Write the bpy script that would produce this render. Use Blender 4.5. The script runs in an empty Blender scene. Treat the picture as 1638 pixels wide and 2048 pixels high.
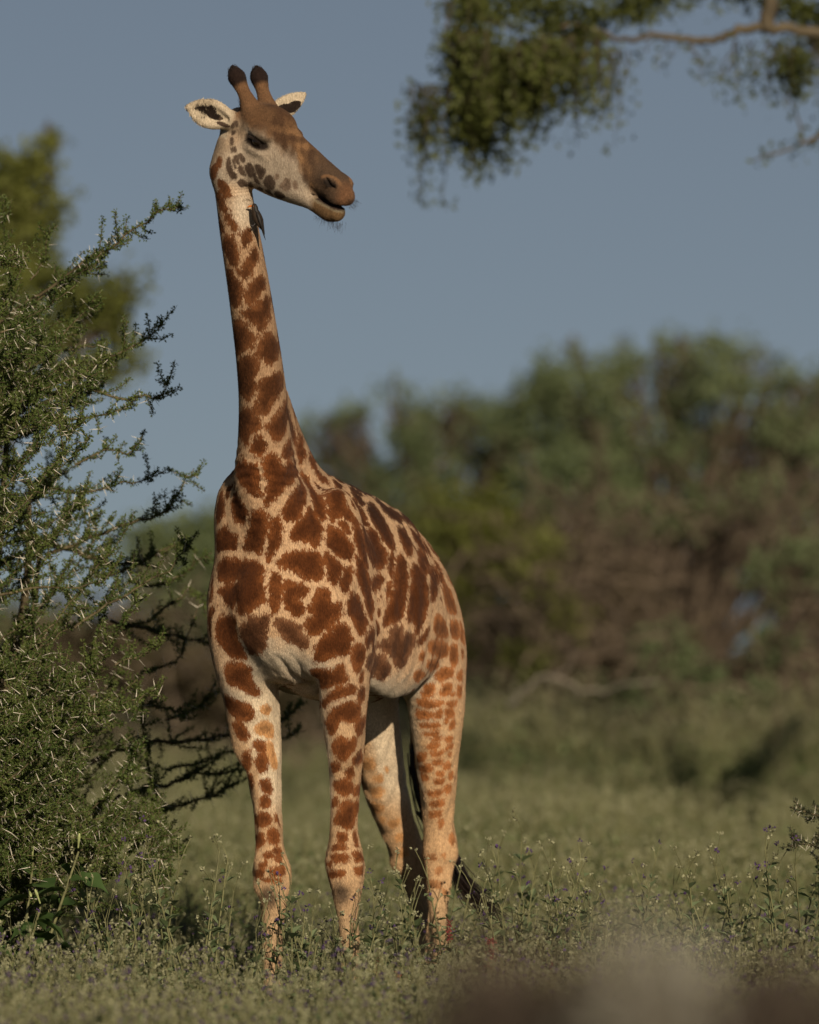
import bpy, bmesh, math, random, time
import numpy as np
from mathutils import Vector, Matrix
from mathutils.bvhtree import BVHTree
T0 = time.time()
S = bpy.context.scene
C = S.collection
rad = math.radians
# ------------------------------------------------------------------ camera
FPX = 11440.0            # focal length in pixels of a 1638 x 2048 frame
CAM = Vector((0.0, 0.0, 2.18))
PITCH = math.atan(146.0 / FPX)
cam = bpy.data.cameras.new('camera'); cam_o = bpy.data.objects.new('camera', cam); C.objects.link(cam_o)
cam.sensor_fit = 'VERTICAL'; cam.sensor_height = 36.0; cam.sensor_width = 36.0
cam.lens = FPX / 2048.0 * 36.0
cam.clip_start = 0.5; cam.clip_end = 3000.0
cam_o.location = CAM; cam_o.rotation_euler = (rad(90) + PITCH, 0, 0)
cam.dof.use_dof = True; cam.dof.focus_distance = 25.75; cam.dof.aperture_fstop = 1.4
S.camera = cam_o
# ------------------------------------------------------------------ sky, sun, exposure
SUN_EL, SUN_AZ = 22.0, 17.0     # azimuth: degrees to the right of straight behind the camera
w = bpy.data.worlds.new('World'); S.world = w; w.use_nodes = True
nt = w.node_tree; nt.nodes.clear()
sky = nt.nodes.new('ShaderNodeTexSky'); sky.sky_type = 'NISHITA'; sky.sun_disc = False
sd = Vector((math.sin(rad(SUN_AZ)) * math.cos(rad(SUN_EL)), -math.cos(rad(SUN_AZ)) * math.cos(rad(SUN_EL)), math.sin(rad(SUN_EL))))
sky.sun_elevation = rad(SUN_EL); sky.sun_rotation = math.atan2(sd.x, sd.y)
sky.altitude = 1000; sky.air_density = 1.0; sky.dust_density = 1.5; sky.ozone_density = 1.5
bg = nt.nodes.new('ShaderNodeBackground'); bg.inputs['Strength'].default_value = 0.05
wo = nt.nodes.new('ShaderNodeOutputWorld')
tcw = nt.nodes.new('ShaderNodeTexCoord'); lift = nt.nodes.new('ShaderNodeVectorMath'); lift.operation = 'ADD'; lift.inputs[1].default_value = (0, 0, 0.10)
nt.links.new(tcw.outputs['Generated'], lift.inputs[0]); nt.links.new(lift.outputs[0], sky.inputs[0])   # a hazy, even sky down to the horizon
hs = nt.nodes.new('ShaderNodeHueSaturation'); hs.inputs['Saturation'].default_value = 0.70; hs.inputs['Value'].default_value = 0.78   # dusty air
nt.links.new(sky.outputs[0], hs.inputs['Color']); nt.links.new(hs.outputs[0], bg.inputs[0]); nt.links.new(bg.outputs[0], wo.inputs[0])
sl = bpy.data.lights.new('sun', 'SUN'); sl.energy = 5.0; sl.angle = rad(0.53); sl.color = (1.0, 0.84, 0.64)
so = bpy.data.objects.new('sun', sl); C.objects.link(so)
so.rotation_euler = sd.to_track_quat('Z', 'Y').to_euler(); so.location = (30, -20, 30)
S.view_settings.view_transform = 'Standard'; S.view_settings.look = 'None'
S.view_settings.exposure = 0.0; S.view_settings.gamma = 1.0; S.view_settings.use_curve_mapping = False
S.cycles.use_denoising = True; S.cycles.max_bounces = 6; S.cycles.transparent_max_bounces = 8
# ------------------------------------------------------------------ helpers
CP, SP = math.cos(PITCH), math.sin(PITCH)
def ray(px, py):
    x, z = (px - 819.0) / FPX, (1024.0 - py) / FPX
    return Vector((x, CP - z * SP, SP + z * CP))
def at(px, py, d):                       # the point seen at a pixel, d metres away
    r = ray(px, py); return CAM + r * (d / r.y)
def tag(o, label=None, cat=None, group=None, kind=None):
    if label: o['label'] = label
    if cat: o['category'] = cat
    if group: o['group'] = group
    if kind: o['kind'] = kind
    return o
def empty(name, loc=(0, 0, 0), rz=0.0):
    o = bpy.data.objects.new(name, None); C.objects.link(o); o.location = loc; o.rotation_euler = (0, 0, rz)
    o.empty_display_size = 0.2
    return o
def mesh_np(name, V, F, mats, parent=None, smooth=True, mi=None, attrs=None):
    """mesh object from arrays: F is an (n,3) or (n,4) int array, or a list of such"""
    V = np.asarray(V, np.float32)
    Fs = F if isinstance(F, list) else [F]
    Fs = [np.asarray(f, np.int32) for f in Fs if len(f)]
    me = bpy.data.meshes.new(name)
    me.vertices.add(len(V)); me.vertices.foreach_set('co', V.ravel())
    tot = sum(f.size for f in Fs); nf = sum(len(f) for f in Fs)
    me.loops.add(tot); me.loops.foreach_set('vertex_index', np.concatenate([f.ravel() for f in Fs]))
    me.polygons.add(nf)
    sizes = np.concatenate([np.full(len(f), f.shape[1], np.int32) for f in Fs])
    me.polygons.foreach_set('loop_start', np.concatenate([[0], np.cumsum(sizes)[:-1]]).astype(np.int32))
    if mi is not None: me.polygons.foreach_set('material_index', np.asarray(mi, np.int32))
    me.update(calc_edges=True)
    me.polygons.foreach_set('use_smooth', np.full(nf, smooth, bool))
    for k, a in (attrs or {}).items():
        at_ = me.attributes.new(k, 'FLOAT', 'POINT'); at_.data.foreach_set('value', np.asarray(a, np.float32))
    for m in (mats if isinstance(mats, (list, tuple)) else [mats]): me.materials.append(m)
    o = bpy.data.objects.new(name, me); C.objects.link(o)
    if parent: o.parent = parent
    return o
class MB:                                # collects triangles and quads
    def __init__(s): s.v = []; s.t = []; s.q = []; s.n = 0
    def add(s, V, t=None, q=None):
        V = np.asarray(V, np.float64).reshape(-1, 3)
        if t is not None and len(t): s.t.append(np.asarray(t, np.int64) + s.n)
        if q is not None and len(q): s.q.append(np.asarray(q, np.int64) + s.n)
        s.v.append(V); s.n += len(V)
    def tube(s, P, R, k=6):
        P = np.asarray(P, float); m = len(P); R = np.broadcast_to(np.asarray(R, float), (m,))
        T = np.gradient(P, axis=0) if m > 2 else np.repeat(P[1:] - P[:1], 2, 0)
        T /= np.linalg.norm(T, axis=1, keepdims=True) + 1e-12
        ref = np.array([0, 0, 1.0]) if abs(T[0, 2]) < 0.8 else np.array([1.0, 0, 0])
        A = np.cross(T, ref); A /= np.linalg.norm(A, axis=1, keepdims=True) + 1e-12
        B = np.cross(T, A)
        ang = np.arange(k) * 2 * math.pi / k
        V = P[:, None] + R[:, None, None] * (np.cos(ang)[None, :, None] * A[:, None] + np.sin(ang)[None, :, None] * B[:, None])
        i = np.arange(m - 1)[:, None] * k; j = np.arange(k)[None]; j2 = (j + 1) % k
        q = np.stack([i + j, i + j2, i + k + j2, i + k + j], -1).reshape(-1, 4)
        s.add(V.reshape(-1, 3), q=q)
        s.add([P[-1] + T[-1] * R[-1] * 0.6], None)
        b = s.n - 1 - k
        s.t.append(np.array([[b + a, b + (a + 1) % k, s.n - 1] for a in range(k)]))
    def build(s, name, mats, parent=None, smooth=True):
        V = np.concatenate(s.v); F = []
        if s.t: F.append(np.concatenate(s.t))
        if s.q: F.append(np.concatenate(s.q))
        return mesh_np(name, V, F, mats, parent, smooth)
def catmull(P, n):
    P = np.asarray(P, float); m = len(P)
    Q = np.vstack([2 * P[0] - P[1], P, 2 * P[-1] - P[-2]])
    t = np.linspace(0, m - 1, n); i = np.minimum(t.astype(int), m - 2); f = (t - i)[:, None]
    a, b, c, d = Q[i], Q[i + 1], Q[i + 2], Q[i + 3]
    return 0.5 * (2 * b + (c - a) * f + (2 * a - 5 * b + 4 * c - d) * f ** 2 + (3 * b - a - 3 * c + d) * f ** 3)
class NT:                                # a material's node tree
    def __init__(s, name):
        s.m = bpy.data.materials.new(name); s.m.use_nodes = True; s.t = s.m.node_tree; s.t.nodes.clear()
        s.out = s.n('ShaderNodeOutputMaterial')
    def n(s, typ, **kw):
        x = s.t.nodes.new(typ)
        for k, v in kw.items(): setattr(x, k, v)
        return x
    def put(s, inp, v):
        if isinstance(v, bpy.types.NodeSocket): s.t.links.new(v, inp)
        elif isinstance(v, (tuple, list)) and len(v) == 3 and inp.type == 'RGBA': inp.default_value = (*v, 1)
        else: inp.default_value = v
    def math(s, op, a, b=0.0, clamp=False):
        x = s.n('ShaderNodeMath', operation=op, use_clamp=clamp); s.put(x.inputs[0], a); s.put(x.inputs[1], b); return x.outputs[0]
    def mix(s, f, a, b, mode='MIX'):
        x = s.n('ShaderNodeMix', data_type='RGBA', blend_type=mode); s.put(x.inputs[0], f); s.put(x.inputs[6], a); s.put(x.inputs[7], b); return x.outputs[2]
    def ramp(s, v, lo, hi, a=0.0, b=1.0):
        x = s.n('ShaderNodeMapRange', interpolation_type='SMOOTHSTEP'); s.put(x.inputs[0], v)
        for i, k in enumerate((lo, hi, a, b)): s.put(x.inputs[i + 1], k)
        return x.outputs[0]
    def noise(s, scale, detail=3.0, rough=0.55, vec=None, col=False):
        x = s.n('ShaderNodeTexNoise'); x.inputs['Scale'].default_value = scale; x.inputs['Detail'].default_value = detail; x.inputs['Roughness'].default_value = rough
        if vec is not None: s.put(x.inputs['Vector'], vec)
        return x.outputs[1 if col else 0]
    def attr(s, name): 
        x = s.n('ShaderNodeAttribute'); x.attribute_name = name; return x.outputs['Fac']
    def obj(s, scale=(1, 1, 1)):
        tc = s.n('ShaderNodeTexCoord'); mp = s.n('ShaderNodeMapping'); mp.inputs['Scale'].default_value = scale
        s.t.links.new(tc.outputs['Object'], mp.inputs[0]); return mp.outputs[0]
    def bsdf(s, col, rough=0.8, spec=0.2, bump=None, dist=0.01, strength=0.5, **kw):
        b = s.n('ShaderNodeBsdfPrincipled'); s.put(b.inputs['Base Color'], col); s.put(b.inputs['Roughness'], rough); b.inputs['Specular IOR Level'].default_value = spec
        for k, v in kw.items(): s.put(b.inputs[k], v)
        if bump is not None:
            bp = s.n('ShaderNodeBump'); bp.inputs['Strength'].default_value = strength; bp.inputs['Distance'].default_value = dist
            s.put(bp.inputs['Height'], bump); s.t.links.new(bp.outputs[0], b.inputs['Normal'])
        return b.outputs[0]
    def end(s, sh): s.t.links.new(sh, s.out.inputs[0]); return s.m
def leaf_mat(name, c1, c2, trans=0.35, scale=3.0, rough=0.6):
    t = NT(name)
    g = t.n('ShaderNodeNewGeometry')
    f = t.ramp(t.noise(scale, 2, vec=g.outputs['Position']), 0.35, 0.65)
    r = g.outputs['Random Per Island']
    c = t.mix(t.math('ADD', t.math('MULTIPLY', f, 0.6), t.math('MULTIPLY', r, 0.4)), c1, c2)
    d = t.bsdf(c, rough, 0.25)
    tr = t.n('ShaderNodeBsdfTranslucent'); t.put(tr.inputs[0], t.mix(0.5, c, (c2[0] * 1.5, c2[1] * 1.5, c2[2] * 0.8)))
    mx = t.n('ShaderNodeMixShader'); mx.inputs[0].default_value = trans
    t.t.links.new(d, mx.inputs[1]); t.t.links.new(tr.outputs[0], mx.inputs[2])
    return t.end(mx.outputs[0])
def bark_mat(name, c1, c2, scale=20.0):
    t = NT(name); v = t.obj()
    n = t.noise(scale, 5, 0.6, v); c = t.mix(t.ramp(n, 0.3, 0.7), c1, c2)
    return t.end(t.bsdf(c, 0.9, 0.1, n, 0.01, 0.6))
def plain_mat(name, col, rough=0.6, spec=0.3, scale=40.0, var=0.35):
    t = NT(name); n = t.noise(scale, 3, 0.6, t.obj())
    c = t.mix(t.ramp(n, 0.3, 0.7), tuple(x * (1 - var) for x in col), tuple(min(1, x * (1 + var)) for x in col))
    return t.end(t.bsdf(c, rough, spec, n, 0.002, 0.3))
# ------------------------------------------------------------------ the giraffe
YAW = rad(27.0)
GO = at(583, 1170, 26.0); GO.z = 0.0
G_ROT = -rad(90) - YAW
G = empty('giraffe', GO, G_ROT)
tag(G, 'tall giraffe with brown patches and head turned, standing beside the thorn bush', 'giraffe')
GM = Matrix.Translation(GO) @ Matrix.Rotation(G_ROT, 4, 'Z'); GMI = GM.inverted()
GR3 = GM.to_3x3(); GRI = GR3.inverted()
def L_at(px, py, d): return np.array(GMI @ at(px, py, d))
def L_u(px, py, u):                      # where the sight line meets the giraffe's cross plane at u
    o = GMI @ CAM; r = GRI @ ray(px, py); return np.array(o + r * ((u - o.x) / r.x))
PRIMS = []                               # (kind, data, k, sign, bbox)
def chain(st, lat, k=0.05, n=None, sign=1, cap=0.8):
    st = np.asarray(st, float); n = n or (len(st) - 1) * 3 + 1
    q = catmull(st, n) if len(st) > 2 else np.linspace(st[0], st[-1], n)
    q[:, 3:] = np.maximum(q[:, 3:], 0.003)
    r = q[:, 3:].max() + k + 0.05
    PRIMS.append(('c', (q, np.asarray(lat, float), cap), k, sign, (q[:, :3].min(0) - r, q[:, :3].max(0) + r)))
def ell(c, r, R=None, k=0.05, sign=1):
    c = np.asarray(c, float); r = np.asarray(r, float); R = np.eye(3) if R is None else np.asarray(R, float)   # rows of R: ellipsoid axes
    m = r.max() + k + 0.05
    PRIMS.append(('e', (c, r, R), k, sign, (c - m, c + m)))
def d_chain(P, q, lat, cap):
    # nearest station first, then only the two segments that meet there
    A, B = q[:-1], q[1:]; ab = B[:, :3] - A[:, :3]; l2 = (ab ** 2).sum(1); ln = np.sqrt(l2)
    ax = ab / ln[:, None]; la = lat - (ax @ lat)[:, None] * ax; la /= np.linalg.norm(la, axis=1, keepdims=True); nr = np.cross(ax, la)
    m = len(A); near = ((q[:, :3] ** 2).sum(1)[None] - 2 * P @ q[:, :3].T).argmin(1)
    best = np.full(len(P), 9.0)
    for off in (-1, 0):
        i = np.clip(near + off, 0, m - 1)
        Q = P - A[i, :3]; t = np.clip((Q * ab[i]).sum(1) / l2[i], 0, 1)
        Q -= t[:, None] * ab[i]
        x, y, z = (Q * la[i]).sum(1), (Q * nr[i]).sum(1), (Q * ax[i]).sum(1)
        rl = A[i, 3] + t * (B[i, 3] - A[i, 3]); rd = A[i, 4] + t * (B[i, 4] - A[i, 4]); rz = np.minimum(rl, rd) * cap
        x /= rl; y /= rd; z /= rz
        k0 = np.sqrt(x * x + y * y + z * z); k1 = np.sqrt((x / rl) ** 2 + (y / rd) ** 2 + (z / rz) ** 2)
        best = np.minimum(best, k0 * (k0 - 1) / np.maximum(k1, 1e-5))
    return best
def d_ell(P, c, r, R):
    q = (P - c) @ R.T
    k0 = np.sqrt(((q / r) ** 2).sum(1)); k1 = np.sqrt(((q / r ** 2) ** 2).sum(1))
    return k0 * (k0 - 1) / np.maximum(k1, 1e-5)
def sdf(P):
    D = np.full(len(P), 1.0)
    for kind, data, k, sign, (lo, hi) in PRIMS:
        m = np.nonzero(((P > lo) & (P < hi)).all(1))[0]
        if not len(m): continue
        p = P[m]; b = d_chain(p, *data) if kind == 'c' else d_ell(p, *data)
        a = D[m]
        if sign > 0:
            h = np.clip(k - np.abs(a - b), 0, None) / k; D[m] = np.minimum(a, b) - h * h * k * 0.25
        else:
            b = -b; h = np.clip(k - np.abs(a - b), 0, None) / k; D[m] = np.maximum(a, b) + h * h * k * 0.25
    return D
LV, LW, LU = (0, 1, 0), (0, 0, 1), (1, 0, 0)
# trunk: u, v, w, half width, half height
chain([(.20, -.02, 2.05, .15, .20), (.10, -.01, 2.08, .235, .33), (-.08, 0, 2.12, .285, .43), (-.32, 0, 2.12, .315, .47), (-.62, .01, 2.08, .345, .455),
       (-.90, .01, 2.07, .300, .395), (-1.08, .0, 2.10, .220, .31), (-1.22, .0, 2.10, .135, .20)], LV, 0.03, 34)
# dorsal crest from the neck over the withers to the rump
chain([(.16, 0, 3.02, .05, .09), (.02, 0, 2.80, .07, .10), (-.14, .0, 2.64, .085, .11), (-.36, .02, 2.53, .10, .12), (-.60, .03, 2.48, .11, .10), (-.85, .03, 2.42, .12, .10), (-1.03, .02, 2.32, .11, .10)], LV, 0.16, 24)
# neck
nk = []
for px, py, d, rl, rd in [(578, 1075, 25.98, .21, .25), (541, 1000, 25.86, .160, .20), (531, 945, 25.80, .140, .185), (530, 885, 25.76, .122, .165), (526, 800, 25.71, .108, .145), (518, 720, 25.66, .101, .13),
                          (507, 640, 25.61, .096, .12), (495, 560, 25.57, .092, .112), (480, 470, 25.53, .087, .105), (470, 405, 25.5, .082, .10), (463, 345, 25.48, .080, .10), (470, 292, 25.46, .074, .09)]:
    nk.append((*L_at(px, py, d), rl, rd))
NECK = np.array(nk)
NLAT = np.array(GRI @ Vector((math.cos(rad(8)), -math.sin(rad(8)), 0)))
chain(nk, NLAT, 0.07, 40)
# shoulders, upper arms, chest
for s in (-1, 1):
    ell((-.08, s * .19, 2.22), (.18, .135, .40), None, 0.08)                      # shoulder blade
    ell((.06, s * .185, 2.03), (.15, .14, .26), None, 0.07)                       # point of the shoulder
    ell((-.55, s * .24, 1.95), (.42, .11, .28), None, 0.10)
ell((.00, -.22, 2.22), (.22, .125, .40), None, 0.10)
ell((.03, -.255, 1.98), (.17, .10, .32), None, 0.10)
ell((.13, 0, 2.20), (.14, .22, .30), None, 0.12)
ell((.03, -.01, 1.97), (.17, .22, .22), None, 0.10)                               # brisket
ell(L_at(487, 1030, 25.97), (.13, .11, .20), None, 0.12)                           # neck base to shoulder
# front legs: px, py, u, half width, half depth
for s, rows in ((-1, [(490, 1260, .02, .120, .16), (494, 1340, -.02, .122, .155), (503, 1400, -.06, .116, .14), (511, 1459, -.09, .101, .122), (523, 1513, -.11, .083, .105), (530, 1565, -.12, .067, .088), (536, 1634, -.13, .059, .072),
                      (539, 1690, -.13, .061, .072), (543, 1730, -.125, .079, .082), (547, 1765, -.12, .077, .082), (547, 1800, -.125, .063, .068), (546, 1835, -.13, .050, .054), (545, 1885, -.13, .044, .047), (546, 1980, -.13, .042, .045),
                      (547, 2050, -.125, .050, .055), (547, 2085, -.105, .047, .055)]),
                (1, [(690, 1270, -.04, .112, .17), (690, 1340, -.07, .106, .16), (688, 1400, -.10, .101, .14), (690, 1459, -.13, .088, .122), (691, 1513, -.14, .073, .105), (691, 1565, -.15, .064, .088), (689, 1634, -.155, .058, .072),
                     (688, 1680, -.155, .065, .072), (689, 1720, -.15, .087, .083), (692, 1755, -.145, .082, .082), (693, 1790, -.15, .060, .068), (696, 1830, -.155, .046, .054), (698, 1885, -.155, .042, .047), (699, 1980, -.155, .042, .045),
                     (700, 2050, -.15, .050, .055), (700, 2085, -.13, .047, .055)])):
    chain([(*L_u(px, py, u), a, b) for px, py, u, a, b in rows], LV, 0.06, 44)
    p = L_u(rows[-1][0], 2100, rows[-1][2] + .03); chain([(*p[:2], .105, .048, .058), (p[0] + .02, p[1], .03, .062, .085)], LV, 0.02, 3, cap=.5)
    p = np.array(L_u(*rows[8][:3])); ell(p + (.055, 0, -.01), (.038, .050, .055), None, 0.03); ell(p + (-.07, s * .01, .02), (.028, .026, .05), None, 0.03); ell(p + (.05, s * .02, -.085), (.03, .035, .04), None, 0.03)
    ell(p + (.0, s * .062, -.03), (.04, .022, .035), None, 0.025); ell(p + (.0, -s * .055, -.02), (.04, .022, .04), None, 0.025)
    p = np.array(L_u(*rows[3][:3])); ell(p + (.06, s * .03, .02), (.055, .05, .17), None, 0.05); ell(p + (-.06, -s * .03, .0), (.05, .045, .18), None, 0.05)
    p = np.array(L_u(*rows[12][:3])); chain([(*(p + (-.045, 0, .10)), .014, .012), (*(p + (-.05, 0, -.15)), .015, .013)], LV, 0.02, 4)
# hind legs
for s, rows in ((1, [(846, 1215, -1.02, .105, .17), (866, 1310, -1.06, .130, .19), (874, 1400, -1.09, .128, .165), (873, 1484, -1.12, .106, .125), (876, 1576, -1.18, .082, .095), (877, 1645, -1.235, .070, .080), (880, 1695, -1.265, .082, .085),
                     (878, 1740, -1.26, .068, .072), (877, 1785, -1.25, .055, .060), (877, 1825, -1.24, .042, .050), (880, 1880, -1.23, .036, .044), (880, 1980, -1.21, .036, .042), (880, 2035, -1.19, .044, .05), (880, 2065, -1.17, .043, .052)]),
                (-1, [(742, 1250, -1.03, .12, .21), (740, 1330, -1.06, .122, .20), (746, 1410, -1.12, .112, .165), (756, 1490, -1.20, .104, .135), (772, 1580, -1.32, .098, .115), (796, 1655, -1.44, .082, .092), (818, 1712, -1.52, .076, .088),
                      (832, 1765, -1.55, .056, .068), (843, 1825, -1.56, .040, .050), (849, 1880, -1.56, .036, .044), (852, 1970, -1.55, .036, .042), (853, 2015, -1.53, .044, .05), (853, 2040, -1.51, .043, .052)])):
    chain([(*L_u(px, py, u), a, b) for px, py, u, a, b in rows], LV, 0.06, 42)
    p = L_u(rows[-1][0], rows[-1][1], rows[-1][2]); chain([(p[0], p[1], .105, .046, .056), (p[0] + .03, p[1], .03, .058, .08)], LV, 0.02, 3, cap=.5)
    p = np.array(L_u(*rows[6][:3])); ell(p + (-.065, 0, .025), (.035, .040, .055), None, 0.03); ell(p + (.05, s * .02, -.02), (.035, .05, .05), None, 0.03); ell(p + (0, s * .06, -.03), (.04, .022, .035), None, 0.025)
    q4 = np.array(L_u(*rows[4][:3])); chain([(*(q4 + (-.085, 0, .12)), .018, .014), (*(q4 + (-.095, 0, 0)), .014, .014), (*(p + (-.075, 0, .04)), .016, .016)], LV, 0.03, 6)
    ell((-1.05, s * .14, 1.98), (.23, .145, .32), None, 0.10)
# tail root
# head frame: f forward, l its left, uu its up
phi, pit, roll = rad(36), rad(31), rad(4)
f_ = Vector((math.cos(pit) * math.cos(phi), -math.sin(phi), -math.sin(pit) * math.cos(phi))).normalized()
l0 = Vector((0, 0, 1)).cross(f_).normalized()
l_ = (Matrix.Rotation(-roll, 3, f_) @ l0) ; 
if l_.z < 0: l_ = Matrix.Rotation(roll, 3, f_) @ l0
u_ = f_.cross(l_)
HB = np.array([np.array(GRI @ x) for x in (f_, l_, u_)])       # rows: head axes in giraffe space
HO = L_at(537, 281, 25.40)
def H(f, l, u): return HO + f * HB[0] + l * HB[1] + u * HB[2]
def hch(rows, k, n=None, **kw): chain([(*H(f, l, u), a, b) for f, l, u, a, b in rows], HB[1], k, n, **kw)
# skull and upper jaw: f, l, u, half width, half height
hch([(-.20, 0, -.01, .070, .085), (-.12, 0, .0, .092, .115), (-.03, 0, .005, .098, .128), (.06, 0, -.005, .092, .12), (.15, 0, -.015, .078, .108), (.25, 0, -.02, .066, .092), (.33, 0, -.028, .060, .082),
     (.42, 0, -.035, .060, .070), (.48, 0, -.046, .052, .056), (.525, 0, -.058, .040, .042)], 0.02, 30)
# lower jaw with deep cheek
hch([(-.10, 0, -.10, .082, .105), (.0, 0, -.125, .088, .098), (.10, 0, -.135, .083, .088), (.22, 0, -.138, .072, .070), (.33, 0, -.138, .060, .052), (.40, 0, -.150, .050, .042), (.46, 0, -.152, .048, .046), (.50, 0, -.142, .040, .038)], 0.03, 26)
for s in (-1, 1):
    ell(H(-.03, s * .062, -.09), (.11, .035, .10), HB, 0.05)                       # cheek
    ell(H(.035, s * .096, .050), (.064, .036, .032), HB, 0.035)                    # brow over the eye
    ell(H(.02, s * .093, -.035), (.055, .016, .014), HB, 0.03)                     # lower lid
    ell(H(.17, s * .045, -.075), (.15, .034, .075), HB, 0.05)                      # side of the face
    ell(H(.455, s * .046, -.012), (.045, .020, .024), HB, 0.03)                    # nostril rim
    ell(H(.49, s * .027, -.072), (.045, .027, .030), HB, 0.03)                       # upper lip
    # ossicone
    b = H(-.085, s * .050, .095); dr = -.74 * HB[0] + .67 * HB[2] + s * .12 * HB[1]; dr /= np.linalg.norm(dr)
    chain([(*(b - dr * .03), .070, .064), (*(b + dr * .03), .047, .044), (*(b + dr * .075), .033, .032), (*(b + dr * .115), .029, .028), (*(b + dr * .150), .034, .033), (*(b + dr * .180), .040, .039), (*(b + dr * .208), .030, .030), (*(b + dr * .232), .011, .011)], HB[1], 0.035, 24)
OSS = [(H(-.085, s * .050, .095), (-.74 * HB[0] + .67 * HB[2] + s * .12 * HB[1])) for s in (-1, 1)]
ell(H(.02, 0, .105), (.09, .062, .050), HB, 0.05)                                  # forehead boss
EYES = []
for s in (-1, 1):
    ell(H(.022, s * .118, .002), (.036, .022, .021), HB, 0.012, -1)                # eye socket
    EYES.append(H(.020, s * .095, .003))
    ell(H(.468, s * .064, -.018), (.036, .019, .0095), np.array([HB[0] * .9 - HB[2] * .43, HB[1], HB[0] * .43 + HB[2] * .9]), 0.008, -1)   # nostril slit
# mouth gap
mg = [(.36, -.112, .002), (.42, -.113, .003), (.47, -.111, .005), (.52, -.107, .007), (.60, -.103, .012)]
chain([(*H(f, 0, u), .11, r) for f, u, r in mg], HB[1], 0.010, 12, sign=-1)
# throat link between neck and skull
chain([(*NECK[-2][:3], .080, .098), (*H(-.15, 0, -.05), .078, .10)], HB[1], 0.06, 4)
# ears
EARS = []
for s, tip in ((-1, (371, 212, 25.40)), (1, (612, 186, 25.70))):
    base = H(-.135, s * .085, .035); tp = L_at(*tip)
    if s == 1: tp = base + (tp - base)
    ax = tp - base; ln = np.linalg.norm(ax); ax /= ln
    fc = np.array(GRI @ Vector((-.1 if s < 0 else .35, -1, -0.15 if s < 0 else .25))); fc -= (fc @ ax) * ax; fc /= np.linalg.norm(fc); sdv = np.cross(ax, fc)
    R = np.array([ax, sdv, fc]); EARS.append((base, tp, R))
    e_ = 1.0 if s < 0 else .74
    chain([(*(base - ax * .03), .036, .034), (*(base + ax * ln * .14), .042 * e_, .034), (*(base + ax * ln * .36), .062 * e_, .026), (*(base + ax * ln * .54), .066 * e_, .020), (*(base + ax * ln * .74), .052 * e_, .016), (*(base + ax * ln * .88), .032 * e_, .012), (*(base + ax * ln * .97), .014 * e_, .008)], sdv, 0.03, 18, cap=1.0)
    chain([(*(base + ax * ln * .20 + fc * .030), .016, .022), (*(base + ax * ln * .42 + fc * .030), .042 * e_, .029), (*(base + ax * ln * .62 + fc * .027), .046 * e_, .025), (*(base + ax * ln * .82 + fc * .022), .026 * e_, .018)], sdv, 0.014, 12, sign=-1)
print('prims', len(PRIMS), round(time.time() - T0, 1))
# ---- polygonise the field (surface nets on a sparse grid)
def surface(h):
    lo = np.min([b[0] for *_, s, b in PRIMS if s > 0], 0) ; hi = np.max([b[1] for *_, s, b in PRIMS if s > 0], 0)
    lo[2] = min(lo[2], -.05)
    B = 8; n = (np.ceil((hi - lo) / (h * B)).astype(int) + 1)
    cc = np.stack(np.meshgrid(*[np.arange(k) for k in n], indexing='ij'), -1).reshape(-1, 3)
    ctr = lo + (cc * B + B / 2) * h
    cd = sdf(ctr); act = np.abs(cd) < h * B * 1.15
    D = np.ones(n * B + 1, np.float32); blk = cc[act]
    loc_ = np.stack(np.meshgrid(*[np.arange(B + 1)] * 3, indexing='ij'), -1).reshape(-1, 3)
    for i in range(0, len(blk), 400):
        idx = (blk[i:i + 400, None] * B + loc_[None]).reshape(-1, 3)
        D[idx[:, 0], idx[:, 1], idx[:, 2]] = sdf(lo + idx * h)
    # cells outside active blocks: inside the body the centre value tells the sign
    ins = (cd < 0) & ~act
    for b in cc[ins]: 
        x, y, z = b * B; sub = D[x:x + B + 1, y:y + B + 1, z:z + B + 1]; sub[sub == 1.0] = -1.0
    s = D < 0
    cnt = np.zeros(tuple(np.array(s.shape) - 1), np.int8)
    for dx in (0, 1):
        for dy in (0, 1):
            for dz in (0, 1): cnt += s[dx:s.shape[0] - 1 + dx, dy:s.shape[1] - 1 + dy, dz:s.shape[2] - 1 + dz]
    cells = np.stack(np.nonzero((cnt > 0) & (cnt < 8)), -1)
    vid = np.full(cnt.shape, -1, np.int32); vid[tuple(cells.T)] = np.arange(len(cells))
    V = lo + (cells + .5) * h
    F = []
    for ax in range(3):
        sl0 = [slice(None)] * 3; sl1 = [slice(None)] * 3; sl0[ax] = slice(0, -1); sl1[ax] = slice(1, None)
        e = s[tuple(sl0)] != s[tuple(sl1)]; pos = np.stack(np.nonzero(e), -1)
        o1, o2 = [(1, 2), (2, 0), (0, 1)][ax]
        ok = (pos[:, o1] > 0) & (pos[:, o2] > 0) & (pos[:, o1] < cnt.shape[o1]) & (pos[:, o2] < cnt.shape[o2]); pos = pos[ok]
        d1 = np.zeros(3, int); d1[o1] = 1; d2 = np.zeros(3, int); d2[o2] = 1
        q = np.stack([vid[tuple((pos - d1 - d2).T)], vid[tuple((pos - d2).T)], vid[tuple(pos.T)], vid[tuple((pos - d1).T)]], -1)
        fl = s[tuple(pos.T)]; q[~fl] = q[~fl][:, ::-1]
        F.append(q)
    F = np.concatenate(F); F = F[(F >= 0).all(1)]
    return V, F
def grad(P, d0, e=0.003):
    return np.stack([sdf(P + np.eye(3)[i] * e) - d0 for i in range(3)], -1) / e
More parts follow.
